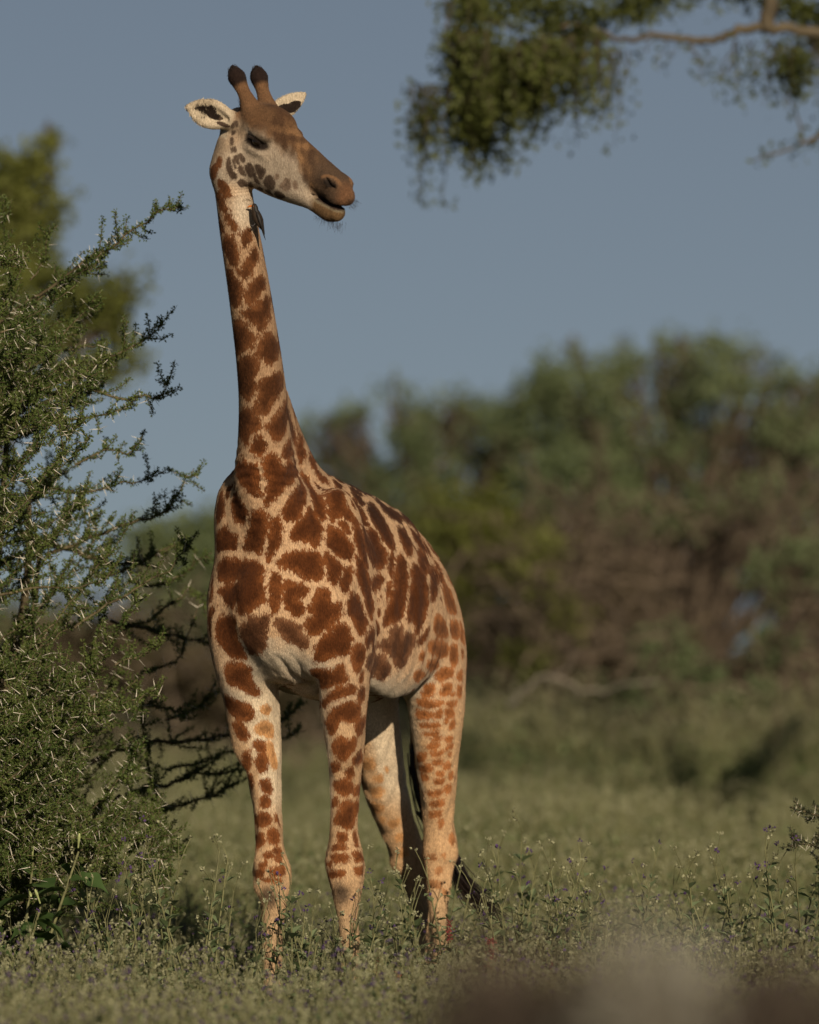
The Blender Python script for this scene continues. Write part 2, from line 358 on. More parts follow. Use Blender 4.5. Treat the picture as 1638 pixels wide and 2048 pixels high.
def project(V, F, it=3, relax=True):
    for k in range(it):
        if relax and k < it - 1:                      # even out the net, then pull back to the surface
            acc = np.zeros_like(V); ct = np.zeros(len(V))
            for a in range(4):
                for b in (1, 3):
                    ct += np.bincount(F[:, a], minlength=len(V))
                    for c in range(3): acc[:, c] += np.bincount(F[:, a], V[F[:, (a + b) % 4], c], len(V))
            m = ct > 0; V[m] = V[m] * .4 + acc[m] / ct[m, None] * .6
        d = sdf(V); g = grad(V, d); gl = np.maximum((g ** 2).sum(1), .05)
        V = V - np.clip(d / gl, -.012, .012)[:, None] * g
    return V
GV, GF = surface(0.0105)
print('net', len(GV), round(time.time() - T0, 1))
GV = project(GV, GF, 3)
# finer net on the head
bm = bmesh.new(); me = bpy.data.meshes.new('tmp')
me.from_pydata(GV.tolist(), [], GF.tolist()); bm.from_mesh(me)
hc = H(.12, 0, 0); near = (((GV - hc) ** 2).sum(1) < .46 ** 2) & ((GV - HO) @ HB[2] > -.27)
hd = [e for e in bm.edges if near[e.verts[0].index] and near[e.verts[1].index]]
bmesh.ops.subdivide_edges(bm, edges=hd, cuts=1, use_grid_fill=True)
bm.to_mesh(me); bm.free()
nV = len(me.vertices); GV = np.empty(nV * 3); me.vertices.foreach_get('co', GV); GV = GV.reshape(-1, 3)
d = sdf(GV); g = grad(GV, d); GV = GV - np.clip(d / np.maximum((g ** 2).sum(1), .05), -.01, .01)[:, None] * g
me.vertices.foreach_set('co', GV.astype(np.float32).ravel()); me.update()
VN0 = np.empty(nV * 3, np.float32); me.vertex_normals.foreach_get('vector', VN0); VN0 = VN0.reshape(-1, 3).astype(float)
def near(c, r): return np.clip(1 - (((GV - np.asarray(c)) / np.asarray(r)) ** 2).sum(1), 0, 1)
def wavy(P, f, ph=0.0): return np.sin(P[:, 0] * f + 1.7 * np.sin(P[:, 1] * f * .8 + ph)) * np.sin(P[:, 2] * f * .7 + 1.3 * np.sin(P[:, 0] * f * .9 + ph)) * np.cos(P[:, 1] * f + ph)
dsp = -.014 * near(L_at(582, 1355, 25.86), (.22, .085, .15)) * (.5 + .5 * np.sin((GV[:, 1] + .35 * (GV[:, 2] - 1.75) + .012 * np.sin(GV[:, 2] * 40)) * 88 + 1.5)) ** 2   # loose skin between the legs
tw_ = NECK[-2][:3] * .45 + NECK[-3][:3] * .55
fr_ = np.clip((VN0 @ np.array(GRI @ Vector((.45, -.85, 0)))) * 2.2 - .9, 0, 1)
dsp += .0022 * fr_ * near(tw_ + HB[2] * .0, (.16, .16, .12)) * np.sin((GV[:, 2] + 6 * ((GV[:, :2] - tw_[:2]) ** 2).sum(1)) * 330)                                                    # throat rings
dsp += .0028 * near(NECK[2][:3], (.34, .28, .18)) * np.sin((GV[:, 2] + .35 * np.abs(GV[:, 1] - NECK[2][1])) * 150)                       # creases at the neck base
legm_ = np.clip((1.55 - GV[:, 2]) / .3, 0, 1) * np.clip((GV[:, 2] - .2) / .2, 0, 1)
dsp += .0032 * legm_ * wavy(GV, 42, 1.0) + .0025 * legm_ * np.sin(GV[:, 0] * 95 + 2 * np.sin(GV[:, 2] * 9)) + .0045 * (1 - legm_) * (GV[:, 2] < 2.7) * wavy(GV, 17, 2.0) + .002 * (GV[:, 2] < 2.7) * wavy(GV, 45, .4)
dsp += .0022 * (GV[:, 2] < 2.2) * (GV[:, 2] > 1.75) * (GV[:, 0] < -.25) * (GV[:, 0] > -.8) * np.sin(GV[:, 0] * 62 + GV[:, 2] * 8)        # ribs
GV = GV + VN0 * dsp[:, None]
me.vertices.foreach_set('co', GV.astype(np.float32).ravel()); me.update()
print('giraffe', nV, len(me.polygons), round(time.time() - T0, 1))
body = bpy.data.objects.new('body', me); C.objects.link(body); body.parent = G
me.polygons.foreach_set('use_smooth', np.ones(len(me.polygons), bool))
# ---- coat: patches traced on the hide. Each row: x,y corner list in a view with the given origin and scale
TR = []
def spots(ox, oy, sc, cls, text):
    for row in text.strip().split(';'):
        n = [float(x) for x in row.split()]
        if len(n) >= 6: TR.append((cls, [(ox + n[i] / sc, oy + n[i + 1] / sc) for i in range(0, len(n), 2)]))
# class: 0 trunk and neck, 1 fore leg, 2 hind leg, 3 pale belly side, 4 face, 5 pale inner leg
spots(340, 100, 4.095, 0, """585 1500 640 1450 668 1480 655 1560 622 1622 600 1622 588 1560; 440 1540 470 1510 522 1530 545 1600 562 1700 555 1755 500 1770 470 1700 440 1620; 690 1600 722 1660 712 1740 682 1790 640 1870 588 1862 568 1820 600 1740 650 1680;
465 1790 500 1800 540 1880 575 1930 582 2040 540 2100 500 2060 470 1900; 745 1830 780 1900 775 1950 730 2000 690 2070 640 2060 622 2000 650 1920 700 1870; 450 1280 480 1300 500 1370 545 1410 545 1465 510 1460 470 1380; 380 1160 410 1170 447 1290 440 1335 400 1280;
385 1380 420 1400 437 1470 420 1525 392 1460; 345 960 380 930 390 990 362 1060 338 1040; 400 1060 440 1080 482 1130 482 1180 430 1170 398 1120; 400 880 420 900 410 960 385 940""")
spots(400, 560, 2.978, 0, """170 20 242 -10 252 100 235 150 195 90; 275 50 310 20 370 -5 388 30 350 80 320 112 272 127; 252 185 340 150 385 85 416 120 422 220 388 262 350 308 333 260 282 225; 203 240 270 248 328 330 322 398 270 390 245 442 212 430 203 330;
342 395 385 330 420 313 462 360 467 450 430 504 390 490 352 450; 223 520 260 450 320 438 347 520 330 560 332 640 290 714 255 680 228 640; 362 590 420 560 470 532 498 580 492 640 440 720 385 810 353 780 343 690; 243 770 300 758 330 810 362 860 352 890 292 900 286 985 248 950 238 850;
393 860 430 820 490 770 510 715 528 780 522 850 490 930 450 968 423 930 393 900; 298 960 340 922 382 940 398 990 376 1034 318 1034; 498 1000 530 936 550 980 547 1040 515 1072 493 1040; 213 1056 260 1080 342 1098 357 1180 351 1286 290 1262 240 1200 213 1130;
362 1080 440 1017 467 1080 500 1110 582 1078 584 1140 520 1222 450 1292 393 1345 383 1290 398 1150; 578 960 602 915 628 1050 600 1094 578 1030; 638 935 690 988 742 1080 754 1124 714 1104 688 1062 652 1010; 652 1030 690 1078 762 1148 773 1192 724 1204 688 1142 652 1082;
556 778 602 850 652 928 690 985 655 955 606 892; 532 800 562 880 573 1005 553 955 536 880; 200 980 215 990 212 1050 200 1060""")
spots(400, 950, 2.978, 0, """483 210 560 88 597 15 628 90 617 190 565 274 508 274; 600 -5 640 -5 702 110 743 250 726 270 678 200 652 100 608 20; 188 150 215 96 284 200 257 290 213 274 192 210; 248 434 300 298 318 206 393 206 388 330 367 460 308 454; 398 505 403 400 450 230 494 330 483 400 432 494;
537 350 570 288 630 218 662 186 718 280 724 350 702 434 620 394 558 384; 752 130 790 55 844 90 864 170 908 240 892 274 830 244 790 284 757 240; 857 258 898 330 892 354 826 290; 747 412 768 318 800 306 852 348 892 398 918 430 914 484 870 514 828 484 778 444;
452 528 488 478 530 452 718 462 728 520 738 582 702 630 640 614 548 564; 102 550 140 498 190 492 342 512 383 545 378 640 378 742 330 794 233 835 226 770 206 744 190 794 138 742 106 680 160 650 262 616 108 640; 418 572 472 588 488 680 472 782 435 820 415 780;
488 628 572 638 654 680 642 714 562 742 624 780 602 834 558 834 498 782; 738 458 792 488 844 530 832 592 800 654 763 622 752 540; 848 558 897 538 908 600 893 672 838 700 838 620; 626 860 680 840 638 808 678 740 720 666 778 688 773 740 802 780 848 738 843 822 760 904 658 960;
877 760 898 697 926 691 963 760 998 870 988 902 945 950 912 862 882 832; 672 1062 688 998 760 938 842 870 908 970 888 1042 860 1074 790 1062 718 1110 677 1104; 102 860 150 828 217 848 212 932 273 1062 262 1094 198 1084 126 1022 96 940;
978 370 1010 306 1052 348 1063 398 1114 450 1104 532 1082 560 1018 522 996 460; 983 178 1022 156 1073 228 1133 330 1164 445 1128 434 1078 362 1018 262; 907 268 932 256 973 370 993 460 1004 566 978 534 927 420; 1123 488 1147 461 1158 530 1142 595 1122 572;
1162 498 1202 471 1228 510 1233 600 1228 732 1202 854 1140 874 1092 900 1106 790 1148 700; 1252 558 1282 515 1343 600 1358 680 1353 792 1332 882 1295 956 1277 882 1232 862 1238 800 1248 700; 1168 306 1217 316 1263 400 1258 472 1240 485 1198 400; 1287 426 1353 488 1363 560 1340 596 1297 530;
1248 306 1302 337 1353 420 1374 476 1318 442 1267 370; 1368 560 1392 525 1428 600 1412 702 1378 766 1368 650; 927 476 962 498 1003 600 1023 690 1034 800 1022 876 988 760 937 620; 1018 618 1060 596 1098 597 1072 652 1040 694 1018 682; 1108 682 1132 634 1133 692 1113 745;
982 960 1028 894 1034 960 1002 1036 982 1012; 1297 982 1340 928 1374 894 1353 962 1308 1026; 866 14 932 68 974 122 938 124 886 72; 866 98 922 148 973 230 994 264 958 285 917 212; 986 86 1052 128 1122 158 1193 230 1204 280 1138 253 1068 182 998 112; 1186 211 1262 248 1313 310 1344 366 1298 334 1248 292 1207 262; 985 20 1040 60 1090 110 1040 100; 905 60 950 125 988 172 960 182 912 125; 1395 500 1425 540 1455 620 1432 645 1402 560; 1075 40 1130 80 1180 130 1130 110; 1330 330 1375 400 1400 470 1372 430; 950 210 985 275 1010 300 985 300 950 240""")
spots(400, 950, 2.978, 3, """443 868 480 842 562 888 604 888 594 940 654 980 642 1034 588 1022 508 972 462 920; 232 900 290 858 404 821 414 900 398 1012 350 1054 298 1075 267 1002 237 950; 1037 948 1110 928 1204 890 1198 960 1225 926 1279 948 1284 1002 1242 1062 1222 1134 1168 1155 1127 1062 1046 1012;
988 1152 997 1078 1030 1056 1102 1088 1144 1130 1122 1194 1070 1225 1027 1162""")
spots(400, 950, 2.978, 1, """152 1106 250 1118 304 1138 314 1210 354 1270 364 1315 308 1314 248 1272 157 1242; 137 1298 190 1318 262 1368 329 1398 324 1452 270 1474 198 1442 156 1380; 657 1158 700 1142 780 1158 820 1126 858 1121 864 1180 894 1210 862 1233 800 1243 718 1274 716 1216 667 1192;
707 1290 800 1257 922 1236 934 1290 862 1314 772 1342 738 1385 716 1352; 902 1030 935 996 988 1018 984 1092 952 1174 928 1184 897 1110; 952 1170 978 1156 973 1222 942 1244; 942 1268 983 1246 984 1332 948 1366 937 1310; 900 1500 960 1440 982 1430 980 1500 940 1520""")
spots(400, 950, 2.978, 5, "357 1380 400 1362 428 1390 412 1424 368 1412")
spots(400, 950, 2.978, 2, """1437 616 1478 658 1513 740 1534 836 1478 822 1447 720; 1392 862 1410 816 1442 838 1473 900 1479 964 1430 974 1387 932; 1482 868 1533 856 1549 930 1538 986 1498 972; 1357 1000 1390 976 1452 988 1484 1010 1473 1083 1440 1094 1367 1062; 1487 1008 1533 1001 1539 1080 1522 1146 1493 1132 1482 1070;
1351 1100 1402 1087 1429 1130 1412 1154 1370 1164 1346 1140; 1397 1180 1450 1137 1503 1148 1514 1192 1440 1224 1406 1224; 1276 1170 1310 1146 1354 1190 1343 1233 1300 1244 1271 1210; 1321 1292 1343 1237 1393 1237 1404 1270 1377 1319 1327 1324; 1417 1290 1448 1237 1504 1231 1493 1292 1450 1324 1422 1312;
1287 1328 1360 1337 1454 1337 1443 1373 1380 1389 1297 1367; 1478 1300 1524 1287 1502 1324; 1457 1348 1533 1337 1523 1374 1462 1374; 1282 1393 1330 1397 1384 1408 1373 1434 1297 1434; 1397 1408 1443 1392 1443 1443 1402 1449; 1452 1388 1504 1382 1503 1423 1457 1434; 1528 1178 1563 1146 1563 1222 1533 1234; 1528 1250 1563 1242 1558 1323 1533 1324; 1318 1036 1343 1058 1333 1114 1297 1102; 1545 850 1565 900 1570 1000 1550 990""")
spots(400, 1400, 2.73, 2, """1187 8 1293 -3 1303 22 1240 38; 1177 58 1272 57 1288 87 1220 103 1182 87; 1287 58 1323 37 1313 92 1282 98; 1332 58 1388 42 1388 87 1343 98; 1197 123 1303 117 1313 142 1250 153 1202 147; 1192 173 1260 167 1313 157 1303 192 1228 198; 1327 103 1358 92 1358 122 1333 128; 1362 113 1393 102 1393 152 1358 163;
1252 213 1312 187 1328 205 1275 228; 1237 238 1302 222 1308 252 1243 265; 1337 198 1383 187 1378 227 1338 228; 1252 278 1333 262 1333 297 1258 308; 1342 243 1388 232 1383 262 1338 268; 1177 288 1232 277 1238 322 1188 343; 1267 323 1322 312 1328 347 1278 353; 1347 283 1378 277 1367 313;
1192 353 1252 342 1278 370 1250 393 1198 387; 1327 343 1362 332 1368 372 1333 378; 1287 388 1333 382 1328 412 1293 413; 1177 413 1242 402 1248 442 1188 453; 1277 428 1333 417 1333 452 1283 458; 1357 393 1388 387 1383 432 1358 433; 1237 488 1323 477 1323 517 1243 523; 1332 463 1373 457 1368 502 1338 513;
1242 548 1333 537 1333 572 1253 583; 1242 603 1323 592 1318 637 1258 643; 1187 498 1217 497 1223 542 1193 543; 1292 653 1333 637 1328 692 1303 703; 1237 843 1293 837 1298 872 1248 878; 1307 838 1338 832 1338 873; 1282 918 1328 902 1323 942 1288 958; 1357 738 1403 717 1408 782 1368 793; 1322 1038 1348 1027 1343 1073; 1247 978 1323 987 1313 1033 1258 1023""")
spots(400, 1400, 2.73, 5, """882 328 932 307 963 360 898 383; 937 418 992 392 1008 430 986 453 960 443; 927 488 972 467 1003 490 987 533 938 523; 997 368 1028 357 1028 393; 877 448 913 442 892 493; 902 568 982 557 1013 590 960 623 918 602; 1027 658 1083 632 1088 682 1038 698; 967 638 1013 627 1003 683; 1057 733 1113 717 1108 762 1068 768; 1087 808 1128 802 1133 847 1093 853;
327 38 366 17 393 40 377 83 338 77; 292 138 350 102 398 130 404 213 360 193 307 177; 362 228 393 227 418 300 424 384 388 362 367 290""")
spots(400, 1400, 2.73, 1, """157 -3 242 -3 304 60 293 103 228 82 178 42; 172 118 222 107 268 170 268 219 218 218 187 170; 287 233 330 212 363 250 358 294 308 277; 227 288 262 262 278 310 273 384 243 372; 302 308 352 287 373 330 368 384 318 398 302 360; 317 433 372 422 393 470 388 524 343 502; 257 408 287 397 299 470 280 494;
322 528 362 507 388 540 383 584 338 583; 302 628 352 607 388 630 383 683 328 693 302 670; 402 607 427 640 438 694 413 662; 367 708 412 697 433 740 423 783 378 783; 302 738 342 717 353 792 308 814; 392 813 432 802 453 842 418 848; 337 838 387 822 403 862 358 868; 317 893 367 877 373 907 328 918; 402 868 443 862 438 893; 297 928 353 922 343 962 302 968; 377 918 463 907 468 952 398 963; 317 973 402 967 453 985 400 1003;
687 110 718 48 790 7 830 -3 873 18 884 70 853 113 800 124 770 103 742 173 708 184; 712 240 770 187 805 212 853 187 854 262 812 303 790 335 738 293; 837 148 883 117 888 182 858 203; 832 308 883 257 888 332 862 353 832 342; 712 348 757 327 768 372 728 403; 787 378 833 357 843 412 808 433; 732 453 785 417 833 443 834 492 802 524 747 502; 842 468 868 457 868 512 838 523; 722 538 752 527 753 572 722 593;
767 568 800 542 840 557 868 557 863 622 836 704 798 703 737 672 743 618 773 608; 747 728 802 717 808 762 758 778; 832 718 857 697 868 792 843 803; 717 793 792 782 803 817 728 828; 837 828 877 822 888 872 848 893; 707 848 802 837 818 882 738 898; 687 888 722 877 723 923; 837 908 893 902 888 947 848 948; 697 928 792 922 783 962 708 968""")
spots(420, 240, 5.46, 4, """188 420 215 412 237 540 292 588 297 643 240 643 203 580 183 500; 244 428 266 438 287 522 270 534; 263 398 290 388 317 450 312 489 283 472; 313 378 340 368 372 410 378 454 343 458; 308 508 345 497 393 590 388 614 333 593; 377 498 410 492 463 590 458 640 418 612; 412 478 440 467 488 540 523 650 553 692 540 709 493 672 468 602;
488 498 530 486 619 550 572 644 543 643 508 562; 582 670 645 596 692 628 714 690 693 754 640 754 598 712; 298 670 340 647 398 668 408 722 350 728 302 702; 417 688 450 667 468 710 473 738 510 768 520 737 573 738 584 812 540 834 488 792 437 742; 597 768 640 757 688 820 694 883 660 904 622 882; 707 788 750 767 829 830 790 853 738 858; 752 878 782 868 783 913 753 913;
228 43 256 38 268 82 238 88; 237 123 278 118 267 158 238 163; 223 198 252 188 258 262 233 273; 253 298 277 293 283 342 263 348; 227 308 247 307 248 363; 270 20 295 10 300 60 285 70; 195 20 215 15 220 40 200 45""")
spots(420, 240, 5.46, 6, "708 598 752 587 753 643 718 653; 762 710 830 626 888 648 884 752 840 774 778 742; 900 690 930 660 960 720 930 780")
# --- put the corners on the hide
P_ = me.polygons; nP = len(P_)
bvh = BVHTree.FromPolygons([tuple(v) for v in GV.tolist()], [tuple(p.vertices) for p in P_])
me.update(); VN = np.empty(nV * 3, np.float32); me.vertex_normals.foreach_get('vector', VN); VN = VN.reshape(-1, 3).astype(float)
lc = GMI @ CAM
def hit(px, py):
    r = (GRI @ ray(px, py)).normalized(); h = bvh.ray_cast(lc, r)
    return (h[0], h[1], r)
from mathutils.kdtree import KDTree
kd = KDTree(nV)
for i, v in enumerate(GV.tolist()): kd.insert(v, i)
kd.balance()
spot = np.full(nV, -.045); cls = np.zeros(nV); SEED = []
def chaikin(p):
    p = np.asarray(p); q = np.roll(p, -1, 0); return np.stack([.8 * p + .2 * q, .2 * p + .8 * q], 1).reshape(-1, 2)
for c, poly in TR:
    mid = np.mean(poly, 0); hs = [hit(*p) for p in poly]; hm = hit(*mid)
    good = [h for h in hs + [hm] if h[0] is not None]
    if not good: continue
    dep = np.median([(h[0] - lc).length for h in good]); ref = hm[0] if hm[0] is not None else good[0][0]
    pts = []
    for h in hs:
        if h[0] is not None and (h[0] - ref).length < .35 and abs((h[0] - lc).length - dep) < .22: pts.append(np.array(h[0]))
        else: pts.append(np.array(lc + h[2] * dep))
    pts = np.array(pts); nr = np.mean([np.array(h[1]) for h in good], 0); nr /= np.linalg.norm(nr)
    o = pts.mean(0); e1 = np.cross(nr, (0, 0, 1.0)); e1 /= np.linalg.norm(e1); e2 = np.cross(nr, e1)
    q = chaikin(np.stack([(pts - o) @ e1, (pts - o) @ e2], 1)); R = np.linalg.norm(pts - o, axis=1).max() + .05
    idx = np.array([k for _, k, _ in kd.find_range(Vector(o), R)])
    if not len(idx): continue
    idx = idx[VN[idx] @ nr > .05]
    p = np.stack([(GV[idx] - o) @ e1, (GV[idx] - o) @ e2], 1)
    dm = np.full(len(p), 9.0); ins = np.zeros(len(p), bool)
    for a, b in zip(q, np.roll(q, -1, 0)):
        ab = b - a; t = np.clip(((p - a) @ ab) / max(ab @ ab, 1e-12), 0, 1); dm = np.minimum(dm, np.linalg.norm(p - a - t[:, None] * ab, axis=1))
        cr = ((a[1] > p[:, 1]) != (b[1] > p[:, 1])); xx = a[0] + (p[:, 1] - a[1]) * ab[0] / (ab[1] if abs(ab[1]) > 1e-12 else 1e-12); ins ^= cr & (p[:, 0] < xx)
    sdv_ = np.clip(np.where(ins, dm, -dm) + (.0082, .0045, .0025, .0075, .0036, .003, .002)[c], -.045, .06)
    up = sdv_ > spot[idx]; spot[idx] = np.where(up, sdv_, spot[idx]); cls[idx] = np.where(up, c, cls[idx])
print('traced', len(TR), round(time.time() - T0, 1))
# --- the sides the photograph does not show: cells of the same size
toc = np.array(lc) - GV; toc /= np.linalg.norm(toc, axis=1, keepdims=True); facing = (VN * toc).sum(1)
vis = np.zeros(nV)
for i in np.nonzero(facing > .08)[0]:
    h = bvh.ray_cast(Vector(GV[i] + VN[i] * .012), Vector(toc[i]), 6.0)
    if h[0] is None: vis[i] = min(1, (facing[i] - .08) / .22)
hf = (GV - HO) @ HB.T                       # head coordinates of every vertex
is_head = (hf[:, 0] > -.24) & (hf[:, 2] > -.26) & (GV[:, 2] > 3.6) & ((GV[:, 2] > 3.85) | (hf[:, 0] > .2))
ww = GV[:, 2]; on_neck = (ww > 2.75) & ~is_head; on_leg = ww < 1.62
hind = GV[:, 0] < -.85
rng = np.random.default_rng(5)
size = np.where(on_leg, .035 + .05 * np.clip((ww - .4) / 1.2, 0, 1), np.where(on_neck, .085, np.where(hind, .10, .135)))
perm = rng.permutation(nV)[:9000]; sd_pts = []; sd_r = []
for i in perm:
    if is_head[i]: continue
    if sd_pts and (np.linalg.norm(np.array(sd_pts) - GV[i], axis=1) < (np.array(sd_r) + size[i]) * .5 * 1.25).any(): continue
    sd_pts.append(GV[i]); sd_r.append(size[i])
sd_pts = np.array(sd_pts); k2 = KDTree(len(sd_pts))
for i, v in enumerate(sd_pts.tolist()): k2.insert(v, i)
k2.balance()
hid = np.nonzero((vis < 1) | (spot < -.022))[0]; vor = np.full(nV, -.03)
wob = rng.normal(size=(3, 3)) 
for i in hid:
    if is_head[i]: continue
    p = GV[i] + .018 * np.sin(GV[i][[1, 2, 0]] * 31 + (0, 2, 4)) + .008 * np.sin(GV[i][[2, 0, 1]] * 73)
    n2 = k2.find_n(Vector(p), 2); vor[i] = (n2[1][2] - n2[0][2]) * .5 - (.012 if not on_leg[i] else .010)
vor = np.clip(vor, -.045, .06)
inner = (np.abs(VN[:, 1]) > .3) & (np.sign(VN[:, 1]) != np.sign(GV[:, 1])) & on_leg & (ww > .9)
vor = np.where(inner | (ww < .62), -.04, vor)
fill = np.clip((-spot - .024) / .010, 0, 1) * (vis >= 1) * (ww > np.where(hind, 1.75, 1.95)) * ~is_head * (GV[:, 2] < 3.2)
cls_h = np.where(on_leg | hind & (ww < 2.42), np.where(hind, 2, 1), 0)
spot = np.where(vis > 0, spot * vis + vor * (1 - vis), vor); spot = spot * (1 - fill) + vor * fill; cls = np.where((vis > .4) & (fill < .5), cls, cls_h)
# --- hair colours
def sm(x, a, b): t = np.clip((x - a) / (b - a), 0, 1); return t * t * (3 - 2 * t)
def lerp(c, m, col): return c * (1 - m[:, None]) + np.array(col)[None] * m[:, None]
bgc = np.tile(np.array([.56, .375, .225]), (nV, 1))
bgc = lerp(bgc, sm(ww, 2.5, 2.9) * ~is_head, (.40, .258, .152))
bgc = lerp(bgc, sm(ww, 1.75, 1.45) * hind, (.58, .38, .21))
bgc = lerp(bgc, sm(ww, 1.75, 1.45) * ~hind, (.51, .34, .195))
bgc = lerp(bgc, sm(ww, .85, .55), (.40, .28, .165))
bel = sm(-VN[:, 2], .15, .75) * (ww < 1.95) * (ww > 1.45)
bgc = lerp(bgc, bel, (.55, .47, .36))
inn = sm(np.where(GV[:, 1] > 0, -VN[:, 1], VN[:, 1]), .1, .75) * sm(ww, 1.05, 1.25) * sm(ww, 1.85, 1.7)
bgc = lerp(bgc, inn, (.66, .55, .40))
ch = sm(np.linalg.norm((GV - np.array([.10, .02, 1.69])) / np.array([.20, .12, .13]), axis=1), 1.1, .7)
bgc = lerp(bgc, ch * .9, (.57, .47, .35))
spc = np.tile(np.array([.132, .047, .0150]), (nV, 1))
spc = lerp(spc, (cls == 1) * 1.0, (.155, .058, .020)); spc = lerp(spc, (cls == 2) * 1.0, (.29, .118, .042)); spc = lerp(spc, (cls == 3) * 1.0, (.145, .068, .034)); spc = lerp(spc, (cls == 5) * 1.0, (.42, .235, .105))
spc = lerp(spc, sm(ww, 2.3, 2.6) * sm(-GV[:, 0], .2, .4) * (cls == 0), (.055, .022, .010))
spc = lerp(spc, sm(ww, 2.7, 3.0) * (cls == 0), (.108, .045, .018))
spc = lerp(spc, (cls == 2) * sm(ww, 1.2, .8), (.31, .160, .074))
# knees: worn dark hair
for px, py, s_ in ((537, 1792, 1), (683, 1786, 1)):
    h = hit(px, py)
    if h[0] is not None:
        m = sm(np.linalg.norm((GV - np.array(h[0])) / np.array([.075, .046, .066]), axis=1), 1.15, .30); bgc = lerp(bgc, m * .88, (.085, .058, .040)); spot = spot * (1 - m) - .03 * m
# hooves
bgc = lerp(bgc, sm(ww, .125, .10), (.06, .048, .04)); spot = np.where(ww < .45, -.04, spot)
# mane line on the back of the neck is dark red brown
# --- face
F_, L_, U_ = hf.T; hd_ = is_head & (F_ > -.2)
hm_ = hd_ * 1.0
bgc = lerp(bgc, sm(ww, 3.70, 3.98) * ~(F_ > -.03), (.36, .27, .185))
hh = hit(487, 420)
if hh[0] is not None: bgc = lerp(bgc, sm(np.linalg.norm((GV - np.array(hh[0])) / np.array([.12, .07, .13]), axis=1), 1.3, .1), (.56, .47, .36))
bgc = lerp(bgc, is_head * sm(F_ - .6 * (U_ + .1), -.13, -.06) * np.maximum(sm(U_, -.26, -.19), sm(F_, .1, .2)), (.40, .325, .245))
nz_ = .008 * np.sin(F_ * 47 + U_ * 30) + .004 * np.sin(F_ * 120 + L_ * 90 + 1)
top = hm_ * sm(U_ + nz_ - (.035 - .22 * np.clip(F_ - .06, 0, 1) - .62 * np.clip(F_ - .26, 0, .14)), -.025, .045) * sm(F_, -.16, -.10)
top *= 1 - .8 * sm(np.abs(L_), .06, .1) * sm(F_, .10, .0) * sm(U_, .07, .03)
bgc = lerp(bgc, top, (.120, .066, .034))
mot = np.sin(F_ * 38 + 2.2 * np.sin(U_ * 45 + L_ * 18) + 1) + .8 * np.sin(L_ * 52 + F_ * 33 + 2 * np.sin(F_ * 21)) + .5 * np.sin(F_ * 110 + L_ * 90 + U_ * 70)
bgc = lerp(bgc, top * sm(mot, .1, 1.3) * sm(F_, -.02, .08) * .85, (.060, .032, .018)); bgc = lerp(bgc, top * sm(-mot, .2, 1.5) * sm(F_, .08, .16) * .8, (.26, .145, .070))
fore = top * sm(np.abs(L_), .05, .015) * sm(F_, -.10, -.02) * sm(F_, .14, .05); bgc = lerp(bgc, fore * .7, (.075, .038, .020))
muz = hm_ * sm(F_ + .5 * (U_ + .05), .30, .42) * sm(U_, -.125, -.10)
bgc = lerp(bgc, muz * .92, (.085, .055, .036))
ntip = hm_ * sm(F_ + .25 * (U_ + .04), .490, .540) * sm(U_, -.115, -.10)
bgc = lerp(bgc, ntip, (.145, .075, .040))
lip = hm_ * sm(F_, .365, .41) * sm(U_, -.108, -.125)
bgc = lerp(bgc, lip, (.135, .082, .040))
bgc = lerp(bgc, lip * sm(np.abs(U_ + .122), .012, .004), (.20, .165, .11))
chin = hm_ * sm(F_, .40, .46) * sm(U_, -.165, -.19); bgc = lerp(bgc, chin, (.085, .048, .028))
ns = hm_ * sm(np.minimum(np.linalg.norm((hf - (.468, .062, -.018)) / (.040, .02, .017), axis=1), np.linalg.norm((hf - (.468, -.062, -.018)) / (.040, .02, .017), axis=1)), 1.2, .75)
rim = hm_ * sm(np.abs(np.minimum(np.linalg.norm((hf - (.468, .062, -.014)) / (.044, .03, .022), axis=1), np.linalg.norm((hf - (.468, -.062, -.014)) / (.044, .03, .022), axis=1)) - 1.25), .35, .1) * sm(U_, -.02, 0); bgc = lerp(bgc, rim * .8, (.24, .13, .065))
bgc = lerp(bgc, ns, (.022, .016, .013))
mouth = hm_ * sm(np.abs(U_ + .108), .020, .010) * sm(F_, .385, .40) * sm(np.abs(L_), .045, .035); bgc = lerp(bgc, mouth, (.03, .018, .015))
for s in (-1, 1):
    q = (hf - (.024, s * .10, .004)) / (.075, .05, .032); m = hm_ * sm(np.linalg.norm(q, axis=1), 1.15, .75); bgc = lerp(bgc, m, (.028, .020, .016))
    q = (hf - (.055, s * .09, .040)) / (.05, .05, .022); m = hm_ * sm(np.linalg.norm(q, axis=1), 1.2, .4); bgc = lerp(bgc, m * .8, (.05, .033, .022))
    q = (hf - (-.02, s * .09, .035)) / (.045, .05, .016); m = hm_ * sm(np.linalg.norm(q, axis=1), 1.3, .5); bgc = lerp(bgc, m * .8, (.42, .35, .28))
oss = np.zeros(nV); tipm = np.zeros(nV)
for b, dr in OSS:
    dr = dr / np.linalg.norm(dr); t = (GV - b) @ dr; rr = np.linalg.norm(GV - b - t[:, None] * dr, axis=1)
    near_ = (rr < .075) & (t > .0) & (t < .30); oss = np.maximum(oss, near_ * sm(t, 0, .03)); tipm = np.maximum(tipm, near_ * sm(t, .128, .155))
bgc = lerp(bgc, oss, (.155, .085, .044)); bgc = lerp(bgc, tipm, (.020, .012, .010))
ear_m = np.zeros(nV); EDK = []
